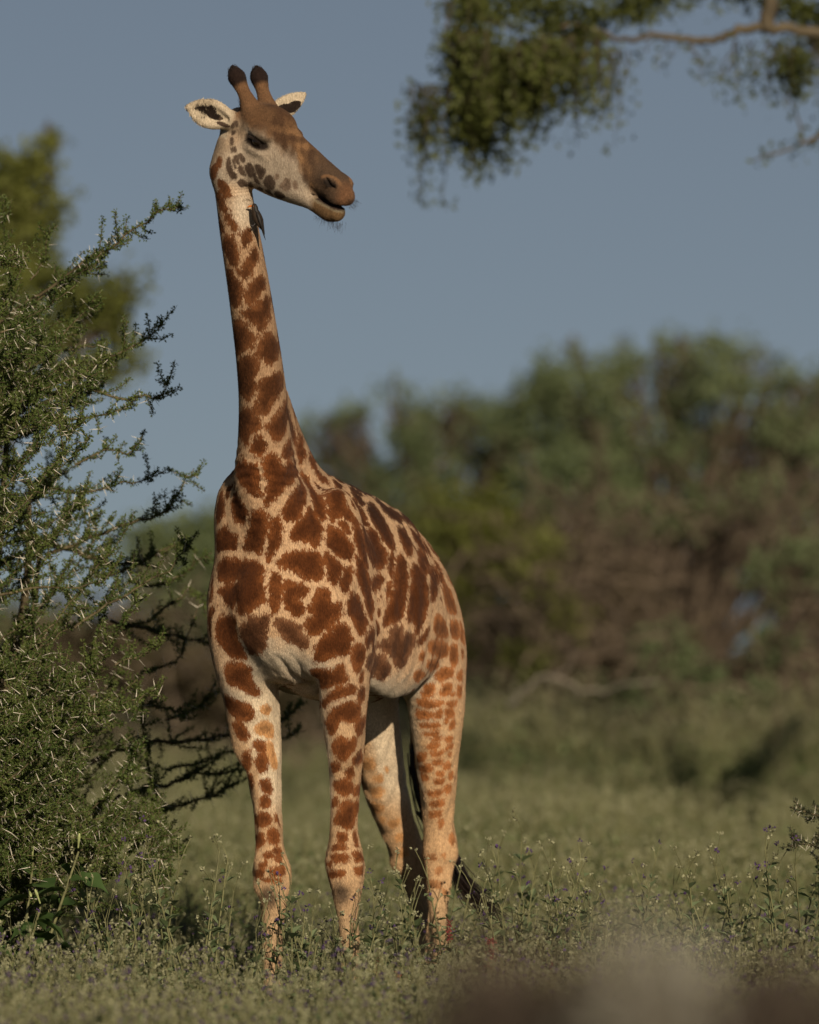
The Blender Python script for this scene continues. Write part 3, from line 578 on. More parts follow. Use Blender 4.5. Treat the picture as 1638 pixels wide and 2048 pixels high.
for base, tp, R in EARS:
    ax = R[0]; ln = np.linalg.norm(tp - base); t = ((GV - base) @ ax) / ln; c_ = (GV - base) @ R[1]; z_ = (GV - base) @ R[2]
    m = (t > .02) & (t < 1.1) & (np.abs(c_) < .085) & (np.abs(z_) < .05); mm = m * sm(t, .02, .16)
    ear_m = np.maximum(ear_m, mm); bgc = lerp(bgc, mm, (.50, .42, .31))
    dk = m * sm(np.linalg.norm(np.stack([(t - .60) / .20, (c_ - .018) / .024], 1), axis=1), 1.15, .75) * (VN @ R[2] > 0); dk2 = m * sm(np.linalg.norm(np.stack([(t - .42) / .17, (c_ + .004) / .015], 1), axis=1), 1.15, .75) * (VN @ R[2] > 0)
    dk3 = m * sm(np.linalg.norm(np.stack([(t - .22) / .14, (c_ + .026) / .010], 1), axis=1), 1.15, .75) * (VN @ R[2] > 0)
    dd = np.maximum(np.maximum(dk, dk2), dk3); EDK.append(dd)
spot = np.where((oss > .3) | (ear_m > .4) | (top > .5) | (muz > .5), -.04, spot)
edk = np.max(EDK, 0); spot = np.where(ear_m > .4, -.012 + .026 * edk, spot); spc = lerp(spc, (ear_m > .4) * 1.0, (.016, .011, .009))
spc = lerp(spc, (cls == 4) * 1.0, (.062, .044, .033)); spc = lerp(spc, (cls == 6) * 1.0, (.17, .125, .095))
smooth_idx = None
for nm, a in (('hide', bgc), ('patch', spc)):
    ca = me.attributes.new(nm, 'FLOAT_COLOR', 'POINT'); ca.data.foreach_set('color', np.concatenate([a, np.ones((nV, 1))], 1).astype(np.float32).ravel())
rag = np.select([is_head, cls == 2, cls == 1, cls == 5], [.22, .38, .5, .5], 1.0)
me.attributes.new('rag', 'FLOAT', 'POINT').data.foreach_set('value', rag.astype(np.float32))
me.attributes.new('spot', 'FLOAT', 'POINT').data.foreach_set('value', spot.astype(np.float32))
# hair direction runs down the body; the coat is broken up by short strands
t = NT('giraffe_coat')
def cattr(n): x = t.n('ShaderNodeAttribute'); x.attribute_name = n; return x.outputs['Color']
hair = t.noise(1.0, 3, .65, t.obj((260, 260, 60))); ragged = t.noise(34, 4, .65, t.obj((1.2, 1.2, .8))); rag2 = t.noise(1.0, 2, .6, t.obj((150, 150, 45)))
e = t.math('ADD', t.attr('spot'), t.math('MULTIPLY', t.attr('rag'), t.math('ADD', t.math('ADD', t.math('MULTIPLY', t.math('SUBTRACT', ragged, .5), .060), t.math('MULTIPLY', t.math('SUBTRACT', t.noise(13, 3, .6, t.obj((1, 1, .8))), .5), .040)), t.math('MULTIPLY', t.math('SUBTRACT', rag2, .5), .034))))
f = t.ramp(e, -.005, .0045)
core = t.ramp(t.math('ADD', t.attr('spot'), t.math('MULTIPLY', t.math('SUBTRACT', t.noise(14, 5, .65, t.obj()), .5), .11)), -.005, .045)
pc = t.mix(core, t.mix(1.0, cattr('patch'), (1.36, 1.30, 1.22), 'MULTIPLY'), t.mix(1.0, cattr('patch'), (.60, .54, .49), 'MULTIPLY'))
col = t.mix(f, cattr('hide'), pc)
col = t.mix(t.ramp(hair, .25, .75), t.mix(1.0, col, (.62, .60, .58), 'MULTIPLY'), t.mix(1.0, col, (1.22, 1.22, 1.20), 'MULTIPLY'))
col = t.mix(t.math('MULTIPLY', t.ramp(t.noise(9, 5, .65, t.obj()), .42, .75), .35), col, t.mix(1.0, col, (.66, .60, .54), 'MULTIPLY'))
bumpv = t.math('ADD', hair, t.math('MULTIPLY', t.noise(26, 3, .5, t.obj((1, 1, .5))), 1.2))
coat = t.end(t.bsdf(col, .85, .08, bumpv, .006, .7, **{'Sheen Weight': .03, 'Sheen Roughness': .5}))
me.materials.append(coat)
print('coat', round(time.time() - T0, 1))
# ---- eyes, lashes, hair, tail
def strand(mb, p, d, ln, r, bend=(0, 0, 0), n=3):
    p = np.asarray(p, float); d = np.asarray(d, float); d = d / np.linalg.norm(d); bend = np.asarray(bend, float)
    P = [p + d * ln * t + bend * ln * t * t for t in np.linspace(0, 1, n + 1)]
    mb.tube(P, np.linspace(r, r * .15, n + 1), 3)
t = NT('eye_dark'); eye_m = t.end(t.bsdf(t.mix(t.ramp(t.noise(60, 2, .5, t.obj()), .4, .6), (.012, .007, .004), (.02, .012, .007)), .06, .6))
t = NT('dark_hair'); hair_dark = t.end(t.bsdf(t.mix(t.noise(30, 2), (.012, .009, .008), (.035, .024, .018)), .55, .35))
t = NT('mane_hair'); hair_mane = t.end(t.bsdf(t.mix(t.noise(30, 2), (.05, .022, .010), (.12, .05, .02)), .6, .3))
rng = np.random.default_rng(11)
for s, ec in zip((-1, 1), EYES):
    bm = bmesh.new(); bmesh.ops.create_uvsphere(bm, u_segments=24, v_segments=16, radius=1.0)
    for v in bm.verts:
        q = np.array(v.co) * (.026, .020, .0215); v.co = Vector(ec + q[0] * HB[0] + q[1] * HB[1] + q[2] * HB[2])
    m_ = bpy.data.meshes.new('eye'); bm.to_mesh(m_); bm.free(); m_.materials.append(eye_m)
    for p in m_.polygons: p.use_smooth = True
    o = bpy.data.objects.new('eye', m_); C.objects.link(o); o.parent = G
    mb = MB()
    for k in range(34):
        a = k / 33; p = H(-.014 + .078 * a, s * (.110 + .006 * math.sin(a * 3.1)), .022 + .010 * math.sin(a * 3.1) - .014 * a)
        strand(mb, p, s * HB[1] * .8 + HB[0] * (.15 + .5 * (a - .3)) - HB[2] * (.35 + .1 * rng.random()), .028 + .014 * rng.random(), .0013, HB[2] * .25)
    mb.build('eyelashes', hair_dark, G)
mb = MB()                                       # hairy tips of the ossicones
for b, dr in OSS:
    dr = dr / np.linalg.norm(dr)
    for k in range(150):
        a = rng.random() * 6.283; t_ = .14 + .08 * rng.random(); side = np.cross(dr, HB[1]); side /= np.linalg.norm(side); rd_ = math.cos(a) * HB[1] + math.sin(a) * side
        R_ = .031 * math.sqrt(max(.05, 1 - ((t_ - .175) / .06) ** 2))
        strand(mb, b + dr * t_ + rd_ * R_, dr * 1.0 + rd_ * .10, .012 + .016 * rng.random(), .0016, -rd_ * .3)
tag(mb.build('ossicone_hair', hair_dark, G), kind='stuff')
mb = MB()                                       # mane and the tuft at its head
for i in range(900):
    t_ = rng.random() ** .9 * 9.2 + 1.6; k = int(t_); f2 = t_ - k; k2_ = min(k + 1, len(NECK) - 1); c_ = NECK[k] * (1 - f2) + NECK[k2_] * f2
    ax = NECK[k2_][:3] - NECK[max(k - 1, 0)][:3]; ax /= np.linalg.norm(ax); back = np.cross(NLAT, ax); back /= np.linalg.norm(back)
    if back @ np.array(GRI @ Vector((0, 1, 0))) < 0: back = -back
    p = c_[:3] + back * (c_[4] * .93) + NLAT * rng.normal(0, .010)
    strand(mb, p, back + ax * .5 + NLAT * rng.normal(0, .1), .05 + .03 * rng.random(), .0022)
for i in range(46):
    p = H(-.175 + .03 * rng.random(), -.03 + .05 * rng.random(), .055); strand(mb, p, HB[2] * .9 - HB[0] * .6 - HB[1] * .2 + rng.normal(0, .15, 3), .05 + .03 * rng.random(), .0018)
tag(mb.build('mane', hair_mane, G), kind='stuff')
mb = MB()                                       # whiskers on lips and chin
for i in range(160):
    f2 = .40 + .15 * rng.random(); lo = rng.random() < .7; sd_ = -1 + 2 * rng.random()
    p = H(f2, sd_ * .035, -.188 + .03 * (rng.random() - .5)) if lo else H(.555 + .015 * rng.random(), sd_ * .03, -.05 - .04 * rng.random())
    strand(mb, p, (-HB[2] * .8 if lo else HB[0]) + HB[0] * .3 + rng.normal(0, .3, 3), .018 + .02 * rng.random(), .0006)
tag(mb.build('whiskers', hair_dark, G), kind='stuff')
# short fur: strands lying down the body, coloured like the hide under them
nf_ = 330000; wt = np.where(is_head, .30, 1.0) * np.where(vis > 0, 1.0, .35) * (ww > .3); idx = rng.choice(nV, nf_, p=wt / wt.sum())
me.update(); me.vertex_normals.foreach_get('vector', (vn_ := np.empty(nV * 3, np.float32))); N_ = vn_.reshape(-1, 3)[idx].astype(float)
dn = np.array([-.25, 0, -1.0]) + rng.normal(0, .22, (nf_, 3)); hdm = is_head[idx][:, None]; dn = np.where(hdm, -HB[0] * .5 - HB[2] * .6 + rng.normal(0, .25, (nf_, 3)), dn)
dn -= (dn * N_).sum(1, keepdims=True) * N_; dn /= np.linalg.norm(dn, axis=1, keepdims=True) + 1e-9
sd_ = np.cross(dn, N_); ln_ = (.009 + .008 * rng.random(nf_)) * np.where(is_head[idx], .6, 1.0); wd_ = .0011 * (.7 + .6 * rng.random(nf_))
jit = rng.normal(0, .0045, (nf_, 2)) * np.where(is_head[idx], .5, 1.0)[:, None]; rt = GV[idx] + sd_ * jit[:, :1] + dn * jit[:, 1:] - N_ * .0004
tipd = dn + N_ * (.16 + .14 * rng.random((nf_, 1))); V = np.stack([rt - sd_ * wd_[:, None], rt + sd_ * wd_[:, None], rt + tipd * ln_[:, None]], 1).reshape(-1, 3)
fur = mesh_np('fur', V, np.arange(nf_ * 3).reshape(-1, 3), coat, G, False, None, {'spot': np.repeat(spot[idx], 3), 'rag': np.repeat(rag[idx], 3)}); tag(fur, kind='stuff')
for nm, a_ in (('hide', bgc), ('patch', spc)):
    ca = fur.data.attributes.new(nm, 'FLOAT_COLOR', 'POINT'); ca.data.foreach_set('color', np.repeat(np.concatenate([a_[idx] * rng.uniform(.72, 1.32, (nf_, 1)), np.ones((nf_, 1))], 1), 3, 0).astype(np.float32).ravel())
# tail
tp = np.array([L_at(*q) for q in ((842, 1150, 27.22), (842, 1240, 27.42), (834, 1350, 27.50), (829, 1450, 27.52), (829, 1540, 27.52), (850, 1630, 27.52), (897, 1700, 27.40), (926, 1762, 27.1), (960, 1800, 26.8), (1012, 1832, 26.5))])
q = catmull(tp, 60)
mb = MB(); mb.tube(q[:30], np.linspace(.035, .014, 30), 8); tl = mb.build('tail', coat, G)
for nm in ('hide', 'patch'):
    ca = tl.data.attributes.new(nm, 'FLOAT_COLOR', 'POINT'); n_ = len(tl.data.vertices); ca.data.foreach_set('color', np.tile(np.array([.3, .18, .09, 1] if nm == 'hide' else [.1, .04, .015, 1], np.float32), n_))
tl.data.attributes.new('rag', 'FLOAT', 'POINT')
tl.data.attributes.new('spot', 'FLOAT', 'POINT').data.foreach_set('value', np.full(n_, -.04, np.float32))
mb = MB()
for i in range(170):
    st_ = 22 + int(rng.random() * 14); en = 44 + int(rng.random() ** .7 * 16); n_ = 9
    off = rng.normal(0, 1, 3); off2 = rng.normal(0, 1, 3); idx = np.linspace(st_, en - 1, n_); t_ = np.linspace(0, 1, n_)[:, None]
    P = np.stack([np.interp(idx, np.arange(60), q[:, k]) for k in range(3)], 1) + off * .012 * (1 - t_) + (off2 * .024) * t_ ** 1.3 + np.array([0, 0, -.03]) * t_ ** 2 * rng.random()
    mb.tube(P, np.linspace(.0042, .0014, n_), 3)
tag(mb.build('tuft', hair_dark, tl), kind='stuff')
# ------------------------------------------------------------------ birds on the giraffe
def loft(mb, P, A, B, up, k=10):
    """elliptic rings along P: half widths A across, B along 'up'"""
    P = np.asarray(P, float); T = np.gradient(P, axis=0); T /= np.linalg.norm(T, axis=1, keepdims=True)
    up = np.asarray(up, float); X = np.cross(T, up); X /= np.linalg.norm(X, axis=1, keepdims=True); Y = np.cross(X, T)
    an = np.arange(k) * 2 * math.pi / k
    V = P[:, None] + np.asarray(A)[:, None, None] * np.cos(an)[None, :, None] * X[:, None] + np.asarray(B)[:, None, None] * np.sin(an)[None, :, None] * Y[:, None]
    m = len(P); i = np.arange(m - 1)[:, None] * k; j = np.arange(k)[None]; j2 = (j + 1) % k
    mb.add(V.reshape(-1, 3), q=np.stack([i + j, i + j2, i + k + j2, i + k + j], -1).reshape(-1, 4))
feather = plain_mat('oxpecker_back', (.011, .009, .008), .6, .3, 90, .5); buff = plain_mat('oxpecker_belly', (.030, .020, .013), .7, .2, 90, .3)
bill = plain_mat('oxpecker_bill', (.55, .16, .03), .4, .4, 60, .2); legm = plain_mat('oxpecker_leg', (.05, .045, .045), .6, .3, 60, .2)
def oxpecker(label, head, tail, out, bill=bill):
    """head, tail: world points of crown and tail tip; out: direction away from the hide"""
    head, tail = np.array(head), np.array(tail); ax = tail - head; ln = np.linalg.norm(ax); ax /= ln; out = np.array(out, float); out -= (out @ ax) * ax; out /= np.linalg.norm(out)
    r = empty('oxpecker', head + ax * ln * .4 - out * .03); o0 = np.array(r.location); sd_ = np.cross(ax, out)
    tag(r, label, 'bird', 'oxpeckers clinging to the giraffe')
    def P(a, b, c=0.0): return head - o0 + ax * ln * a + out * ln * b + sd_ * ln * c
    mb = MB(); loft(mb, [P(-.02, .02), P(.02, .03), P(.09, .02), P(.17, .0), P(.27, .0), P(.40, .01), P(.52, .02), P(.64, .03), P(.72, .035)],
                    ln * np.array([.01, .05, .075, .075, .10, .115, .10, .06, .02]), ln * np.array([.01, .055, .08, .085, .115, .125, .10, .055, .02]), out, 12)
    mb.build('body', buff, r)
    mb = MB(); loft(mb, [P(-.022, .035), P(.03, .05), P(.10, .045), P(.18, .035), P(.28, .05)], ln * np.array([.01, .054, .077, .078, .095]), ln * np.array([.01, .052, .074, .07, .085]), out, 12); mb.build('head', feather, r)
    for s in (-1, 1):
        mb = MB(); loft(mb, [P(.20, .045, .05 * s), P(.30, .07, .085 * s), P(.45, .075, .09 * s), P(.62, .065, .06 * s), P(.80, .055, .025 * s), P(.86, .05, .01 * s)], ln * np.array([.02, .05, .06, .045, .02, .004]), ln * np.array([.02, .05, .055, .035, .014, .004]), out, 8); mb.build('wing', feather, r)
        mb = MB(); mb.tube([P(.50, -.08, .05 * s), P(.55, -.16, .06 * s), P(.50, -.22, .07 * s)], [ln * .022, ln * .014, ln * .012], 5); mb.build('leg', legm, r)
        mb = MB(); loft(mb, [P(.045, .03, .066 * s), P(.055, .03, .074 * s), P(.065, .03, .066 * s)], ln * np.array([.002, .012, .002]), ln * np.array([.002, .012, .002]), out, 6); mb.build('eye', bill, r)
    mb = MB(); loft(mb, [P(.62, .03), P(.75, .03), P(.90, .03), P(1.0, .03)], ln * np.array([.03, .05, .045, .01]), ln * np.array([.02, .016, .010, .003]), out, 6); mb.build('tail', feather, r)
    mb = MB(); mb.tube([P(.03, -.03), P(.02, -.10), P(.03, -.17)], [ln * .032, ln * .026, ln * .008], 6); mb.build('bill', bill, r)
oxpecker('dark oxpecker clinging below the giraffe\'s jaw, against its throat', at(505, 409, 25.40), at(529, 481, 25.40), (1, -.25, .25))
oxpecker('black oxpecker mostly hidden behind the giraffe\'s shoulder, beside the neck base', at(456, 984, 26.00), at(440, 1066, 26.06), (-1, .35, .2), legm)
oxpecker('oxpecker half hidden behind the neck, only its orange bill showing', at(567, 782, 25.90), at(572, 842, 26.0), (.1, .9, .1))
print('giraffe parts', round(time.time() - T0, 1))
# ------------------------------------------------------------------ ground and water
rng = np.random.default_rng(3); random.seed(3)
def gz(x, y):
    x = np.asarray(x, float); y = np.asarray(y, float)
    return .66 * np.exp(-((y - 10.5) / 4.6) ** 2) + .035 * np.sin(x * .9 + 1) * np.sin(y * .7) + .02 * np.sin(x * 2.3) * np.cos(y * 1.9 + 2) * np.exp(-(y / 120) ** 2)
t = NT('soil'); gpos = t.n('ShaderNodeNewGeometry').outputs['Position']
n1 = t.noise(.35, 5, .6, gpos); n2 = t.noise(6, 5, .65, gpos)
soil = t.end(t.bsdf(t.mix(t.ramp(n1, .35, .65), t.mix(n2, (.055, .060, .028), (.10, .105, .05)), t.mix(n2, (.075, .062, .038), (.12, .10, .06))), .95, .1, n2, .05, .8))
gx = np.concatenate([np.linspace(-900, -14, 14), np.linspace(-12, 12, 97), np.linspace(14, 900, 14)]); gy = np.concatenate([np.linspace(-60, 0, 7), np.linspace(1, 70, 139), np.linspace(75, 1500, 30)])
XX, YY = np.meshgrid(gx, gy, indexing='ij'); V = np.stack([XX, YY, gz(XX, YY)], -1).reshape(-1, 3); ny = len(gy)
i = (np.arange(len(gx) - 1)[:, None] * ny + np.arange(ny - 1)[None]).ravel()
tag(mesh_np('ground', V, np.stack([i, i + ny, i + ny + 1, i + 1], 1), soil), kind='structure')
t = NT('lake_water'); wv = t.noise(.8, 4, .6, t.n('ShaderNodeNewGeometry').outputs['Position'])
water = t.end(t.bsdf(t.mix(wv, (.035, .05, .06), (.05, .065, .07)), .12, .5, wv, .1, .3))
tag(mesh_np('lake', [(-700, 190, .09), (700, 190, .09), (700, 1300, .09), (-700, 1300, .09)], np.array([[0, 1, 2, 3]]), water), kind='structure')
# ------------------------------------------------------------------ plants: helpers
def unit(v): return v / (np.linalg.norm(v, axis=-1, keepdims=True) + 1e-9)
def leaf_quads(mb, P, D, N, Ln, W, fold=.25):
    """pointed leaves: base, two sides, tip; folded a little along the middle"""
    P, D, N = np.asarray(P, float), unit(np.asarray(D, float)), np.asarray(N, float)
    Ln = np.broadcast_to(Ln, (len(P),))[:, None]; W = np.broadcast_to(W, (len(P),))[:, None]
    X = unit(np.cross(D, N)); Z = np.cross(X, D)
    a = P; b = P + D * Ln * .45 + X * W * .5 + Z * W * fold; c = P + D * Ln; d = P + D * Ln * .45 - X * W * .5 + Z * W * fold
    V = np.stack([a, b, c, d], 1).reshape(-1, 3); k = np.arange(len(P)) * 4
    mb.add(V, t=np.concatenate([np.stack([k, k + 1, k + 2], 1), np.stack([k, k + 2, k + 3], 1)]))
def rdir(n, up=0.0):
    v = rng.normal(size=(n, 3)); v[:, 2] += up; return unit(v)
herb_leaf = leaf_mat('herb_leaf', (.100, .142, .062), (.195, .240, .128), .3, 5.0, .65)
herb_stem = plain_mat('herb_stem', (.13, .13, .06), .7, .2, 30, .3)
purple = plain_mat('purple_flower', (.060, .034, .095), .7, .2, 60, .35)
bud_m = plain_mat('grey_bud', (.22, .22, .13), .7, .2, 60, .3)
dry_m = leaf_mat('dry_leaf', (.16, .085, .035), (.27, .16, .07), .25, 5.0, .7)
def herb_arrays(seed, h=.55, nb=4, detail=1.0):
    """one herb: returns MBs for stem, leaves, purple heads, pale buds"""
    r = np.random.default_rng(seed); st, lf, fl, bd = MB(), MB(), MB(), MB()
    for b in range(nb):
        a = r.random() * 6.283; sp = .10 + .22 * r.random(); hh = h * (.65 + .4 * r.random())
        top = np.array([math.cos(a) * sp * hh * 1.1, math.sin(a) * sp * hh * 1.1, hh]); mid = top * (.45, .45, .55) + r.normal(0, .015, 3)
        P = catmull([(0, 0, 0), mid, top], 6); st.tube(P, np.linspace(.0045, .0018, 6), 4)
        n = int((10 + 6 * r.random()) * detail)
        for k in range(n):
            t_ = .12 + .80 * (k + r.random()) / n; p = np.array([np.interp(t_ * 5, np.arange(6), P[:, c]) for c in range(3)])
            an = k * 2.4 + r.random(); L = (.082 - .048 * t_) * (.7 + .6 * r.random())
            D = np.array([math.cos(an), math.sin(an), .25 + .7 * r.random() - (.5 if r.random() < .3 else 0)])
            leaf_quads(lf, [p], [D], [(-D[0] * .3, -D[1] * .3, 1)], L, L * (.50 + .2 * r.random()))
        for k in range(int(3 * detail) + 1):                       # flowering side stalks
            an = r.random() * 6.283; p0 = P[-1 - (k > 1)]; p1 = p0 + np.array([math.cos(an) * .035, math.sin(an) * .035, .05 + .05 * r.random()]) * (.6 + .6 * r.random())
            st.tube([p0, (p0 + p1) / 2 + (0, 0, .006), p1], [.0016, .0013, .0011], 3)
            tgt = fl if r.random() < .24 else bd
            m = 5; leaf_quads(tgt, p1 + r.normal(0, .004, (m, 3)), unit(r.normal(size=(m, 3)) + (0, 0, .6)), r.normal(size=(m, 3)), .011, .009)
    return st, lf, fl, bd
def cat_mb(m):
    V = np.concatenate(m.v) if m.v else np.zeros((0, 3)); T = np.concatenate(m.t) if m.t else np.zeros((0, 3), int)
    if m.q: Q = np.concatenate(m.q); T = np.concatenate([T, Q[:, [0, 1, 2]], Q[:, [0, 2, 3]]])
    return V, T
HERB = [[cat_mb(m) for m in herb_arrays(100 + k, .55, 4, 1.0)] for k in range(7)]
LOW = [[cat_mb(m) for m in herb_arrays(200 + k, .50, 3, .55)] for k in range(5)]
def scatter(name, X, Y, lib, mats, label, cat, smin=.75, smax=1.15, kinds=None):
    """many herbs as one uncountable cover"""
    n = len(X); Z = gz(X, Y); Vs, Ts, mi, off = [], [], [], 0; kinds = rng.integers(0, len(lib), n) if kinds is None else kinds
    an = rng.random(n) * 6.283; tus = .5 + .25 * (np.sin(X * 2.1 + 1.3 * np.sin(Y * 1.7)) + np.sin(Y * 2.6 + 1.1 * np.sin(X * 2.3) + 2)); sc = (smin + (smax - smin) * (.55 * rng.random(n) + .45 * tus)) * (.92 + .16 * tus); tilt = rng.normal(0, .10, (n, 2))
    for k in range(len(lib)):
        idx = np.nonzero(kinds == k)[0]
        if not len(idx): continue
        c, s = np.cos(an[idx])[:, None], np.sin(an[idx])[:, None]
        for m, (V, T) in enumerate(lib[k]):
            if not len(V): continue
            x = V[None, :, 0] * c - V[None, :, 1] * s + V[None, :, 2] * tilt[idx, :1]; y = V[None, :, 0] * s + V[None, :, 1] * c + V[None, :, 2] * tilt[idx, 1:]
            W = np.stack([x, y, np.broadcast_to(V[None, :, 2], x.shape)], -1) * sc[idx][:, None, None] + np.stack([X[idx], Y[idx], Z[idx] - .01], -1)[:, None]
            Vs.append(W.reshape(-1, 3)); TT = (T[None] + (np.arange(len(idx)) * len(V))[:, None, None]).reshape(-1, 3) + off; Ts.append(TT); mi.append(np.full(len(TT), m)); off += len(idx) * len(V)
    return tag(mesh_np(name, np.concatenate(Vs), np.concatenate(Ts), mats, None, False, np.concatenate(mi)), label, cat, None, 'stuff')
HM = [herb_stem, herb_leaf, purple, bud_m]
def band(y0, y1, dens, wid=.078, extra=.7):
    n = int(dens * (y1 - y0) * (wid * (y0 + y1) + 2 * extra)); Y = y0 + (y1 - y0) * rng.random(n); W = wid * Y + extra; X = (rng.random(n) * 2 - 1) * W
    return X, Y
def near_giraffe(X, Y):
    bad = np.zeros(len(X), bool)
    for px, d in ((547, 26.05), (699, 26.0), (880, 27.0), (852, 27.5)):
        bad |= (X - (px - 819) / FPX * d) ** 2 + (Y - d) ** 2 < .11 ** 2
    qx = 819 + X / Y * FPX; bad |= (qx > 905) & (qx < 1000) & (Y > 24.6) & (Y < 27.2) & (rng.random(len(X)) < .7)
    return bad
X, Y = band(20.6, 25.2, 46); k = ~near_giraffe(X, Y); scatter('herb_cover', X[k], Y[k], HERB, HM, 'grey green herbs with tiny purple flowers covering the ground before the giraffe', 'herbs', .82, 1.20)
X, Y = band(25.2, 31, 38); k = ~near_giraffe(X, Y); scatter('herb_cover', X[k], Y[k], HERB, HM, 'grey green herbs with tiny purple flowers around the giraffe\'s feet', 'herbs', .55, 1.08)
X, Y = band(31, 66, 22, .078, 1.0); 
grass_leaf = leaf_mat('meadow_leaf', (.130, .180, .072), (.220, .275, .130), .4, 2.0, .65)
scatter('meadow', X, Y, LOW, [herb_stem, grass_leaf, bud_m, bud_m], 'soft green meadow between the giraffe and the far trees', 'meadow', .8, 1.5)
X, Y = band(8.5, 16.5, 15, .078, .5)
scatter('bank_herbs', X, Y, LOW, HM, 'herbs growing on the low bank in the foreground', 'herbs', .78, 1.16)
print('cover', round(time.time() - T0, 1))
# herbs one can pick out: stem, foliage, flower heads
def herb(px, d, s, k, label, group, rz):
    x = (px - 819) / FPX * d; r = empty('flowering_herb', (x, d, float(gz(x, d)) - .01), rz); s *= 1.42; r.scale = (s, s, s); tag(r, label, 'herb', group)
    for nm, me_ in zip(('stem', 'foliage', 'flower_head', 'bud'), HMESH[k]):
        if me_ is None: continue
        o = bpy.data.objects.new(nm, me_); C.objects.link(o); o.parent = r
        if nm != 'stem': o['kind'] = 'stuff'
HMESH = []
for k in range(8):
    row = []
    for m, mat in zip(herb_arrays(300 + k, .66, 3, 1.25), HM):
        if not m.v: row.append(None); continue
        o = m.build('herb_piece', mat, None, False); row.append(o.data); bpy.data.objects.remove(o)
    HMESH.append(row)
ORD = ('nearest', 'second', 'third', 'fourth', 'fifth', 'sixth', 'seventh', 'eighth', 'ninth')
for grp, mark, lab, lst in (('herbs beside the tail', (' from the black tail tuft', False), 'tall grey green herb with purple heads', [(972, 27.3, 1.12), (1012, 27.1, 1.16), (1040, 26.4, 1.05), (1075, 26.5, 1.12), (1030, 26.0, .80), (1110, 26.2, 1.0), (1055, 25.8, .92)]),
                      ('herbs in the open meadow', (' to the thorny branch of those in the open', True), 'grey green herb with purple heads', [(1150, 26.0, .92), (1185, 26.3, .98), (1220, 26.1, .96), (1255, 26.4, .96), (1310, 26.2, .88), (1380, 26.3, .95), (1405, 26.0, .98), (1440, 26.4, .98)]),
                      ('herbs under the thorny branch', (' from the grey spiny twigs above', True), 'leafy herb with purple heads', [(1490, 26.2, 1.02), (1530, 26.4, 1.08), (1565, 26.0, 1.06), (1600, 26.3, 1.14), (1630, 26.1, 1.10), (1580, 25.7, .98)]),
                      ('herbs below the thorn bush', (' from the dark lobed plant under the bush', False), 'spindly herb with purple heads', [(130, 26.0, .95), (175, 26.2, .92), (220, 25.8, .98), (255, 26.0, 1.06), (300, 25.9, .98), (345, 26.1, 1.04), (385, 25.9, 1.12), (415, 26.0, 1.02), (450, 25.8, .92)]),
                      ('herbs at the front hooves', (' from the thorn bush', False), 'small herb at the giraffe\'s front legs', [(520, 25.7, .88), (575, 25.6, .98), (600, 25.8, 1.0), (625, 25.7, .92), (665, 25.8, .85), (720, 25.6, .98), (735, 25.9, .92)]),
                      ('herbs at the hind hooves', (' from the black tail tuft', True), 'small herb at the giraffe\'s hind legs', [(800, 26.3, .85), (835, 26.6, .98), (870, 26.4, .98), (905, 26.5, .96)])):
    order = sorted(range(len(lst)), key=lambda j: lst[j][0], reverse=mark[1])
    for j, (px, d, s) in enumerate(lst): herb(px, d, s * (.92 + .12 * random.random()), (j * 3 + len(lab)) % 8, lab + ', ' + ORD[order.index(j)] + mark[0], grp, random.random() * 6.28)
# ------------------------------------------------------------------ broad leaved plants
def broad_leaf_mesh(name, mat, L, W, lobes=0, n=7):
    mb = MB(); ts = np.linspace(0, 1, n); w = W * .5 * np.sin(np.pi * ts ** .8) * (1 + (.35 * np.sin(ts * 3.14 * lobes) if lobes else 0)); w[0] = W * .04; w[-1] = .001
    c = np.stack([ts * L, np.zeros(n), .22 * L * ts * (1 - ts) - .22 * L * ts ** 2], 1); up = .18 * W * np.ones(n)
    l = c + np.stack([np.zeros(n), w, up * np.sin(np.pi * ts)], 1); r_ = c + np.stack([np.zeros(n), -w, up * np.sin(np.pi * ts)], 1)
    k = np.arange(n - 1); q = np.concatenate([np.stack([k, k + 1, n + k + 1, n + k], 1), np.stack([2 * n + k, 2 * n + k + 1, k + 1, k], 1)])
    mb.add(np.concatenate([c, l, r_]), q=q); o = mb.build(name, mat, None, True); m_ = o.data; bpy.data.objects.remove(o); return m_
def put_leaf(parent, mesh, p, an, pitch, s, name='leaf', rl=0.0):
    o = bpy.data.objects.new(name, mesh); C.objects.link(o); o.parent = parent; o.location = p; o.rotation_euler = (rl, -pitch, an); o.scale = (s, s, s); return o
ama_leaf = broad_leaf_mesh('leaf', leaf_mat('amaranth_leaf', (.085, .110, .045), (.16, .18, .085), .3, 6, .55), .13, .065)
red_m = plain_mat('red_spike', (.13, .022, .02), .7, .2, 60, .4)
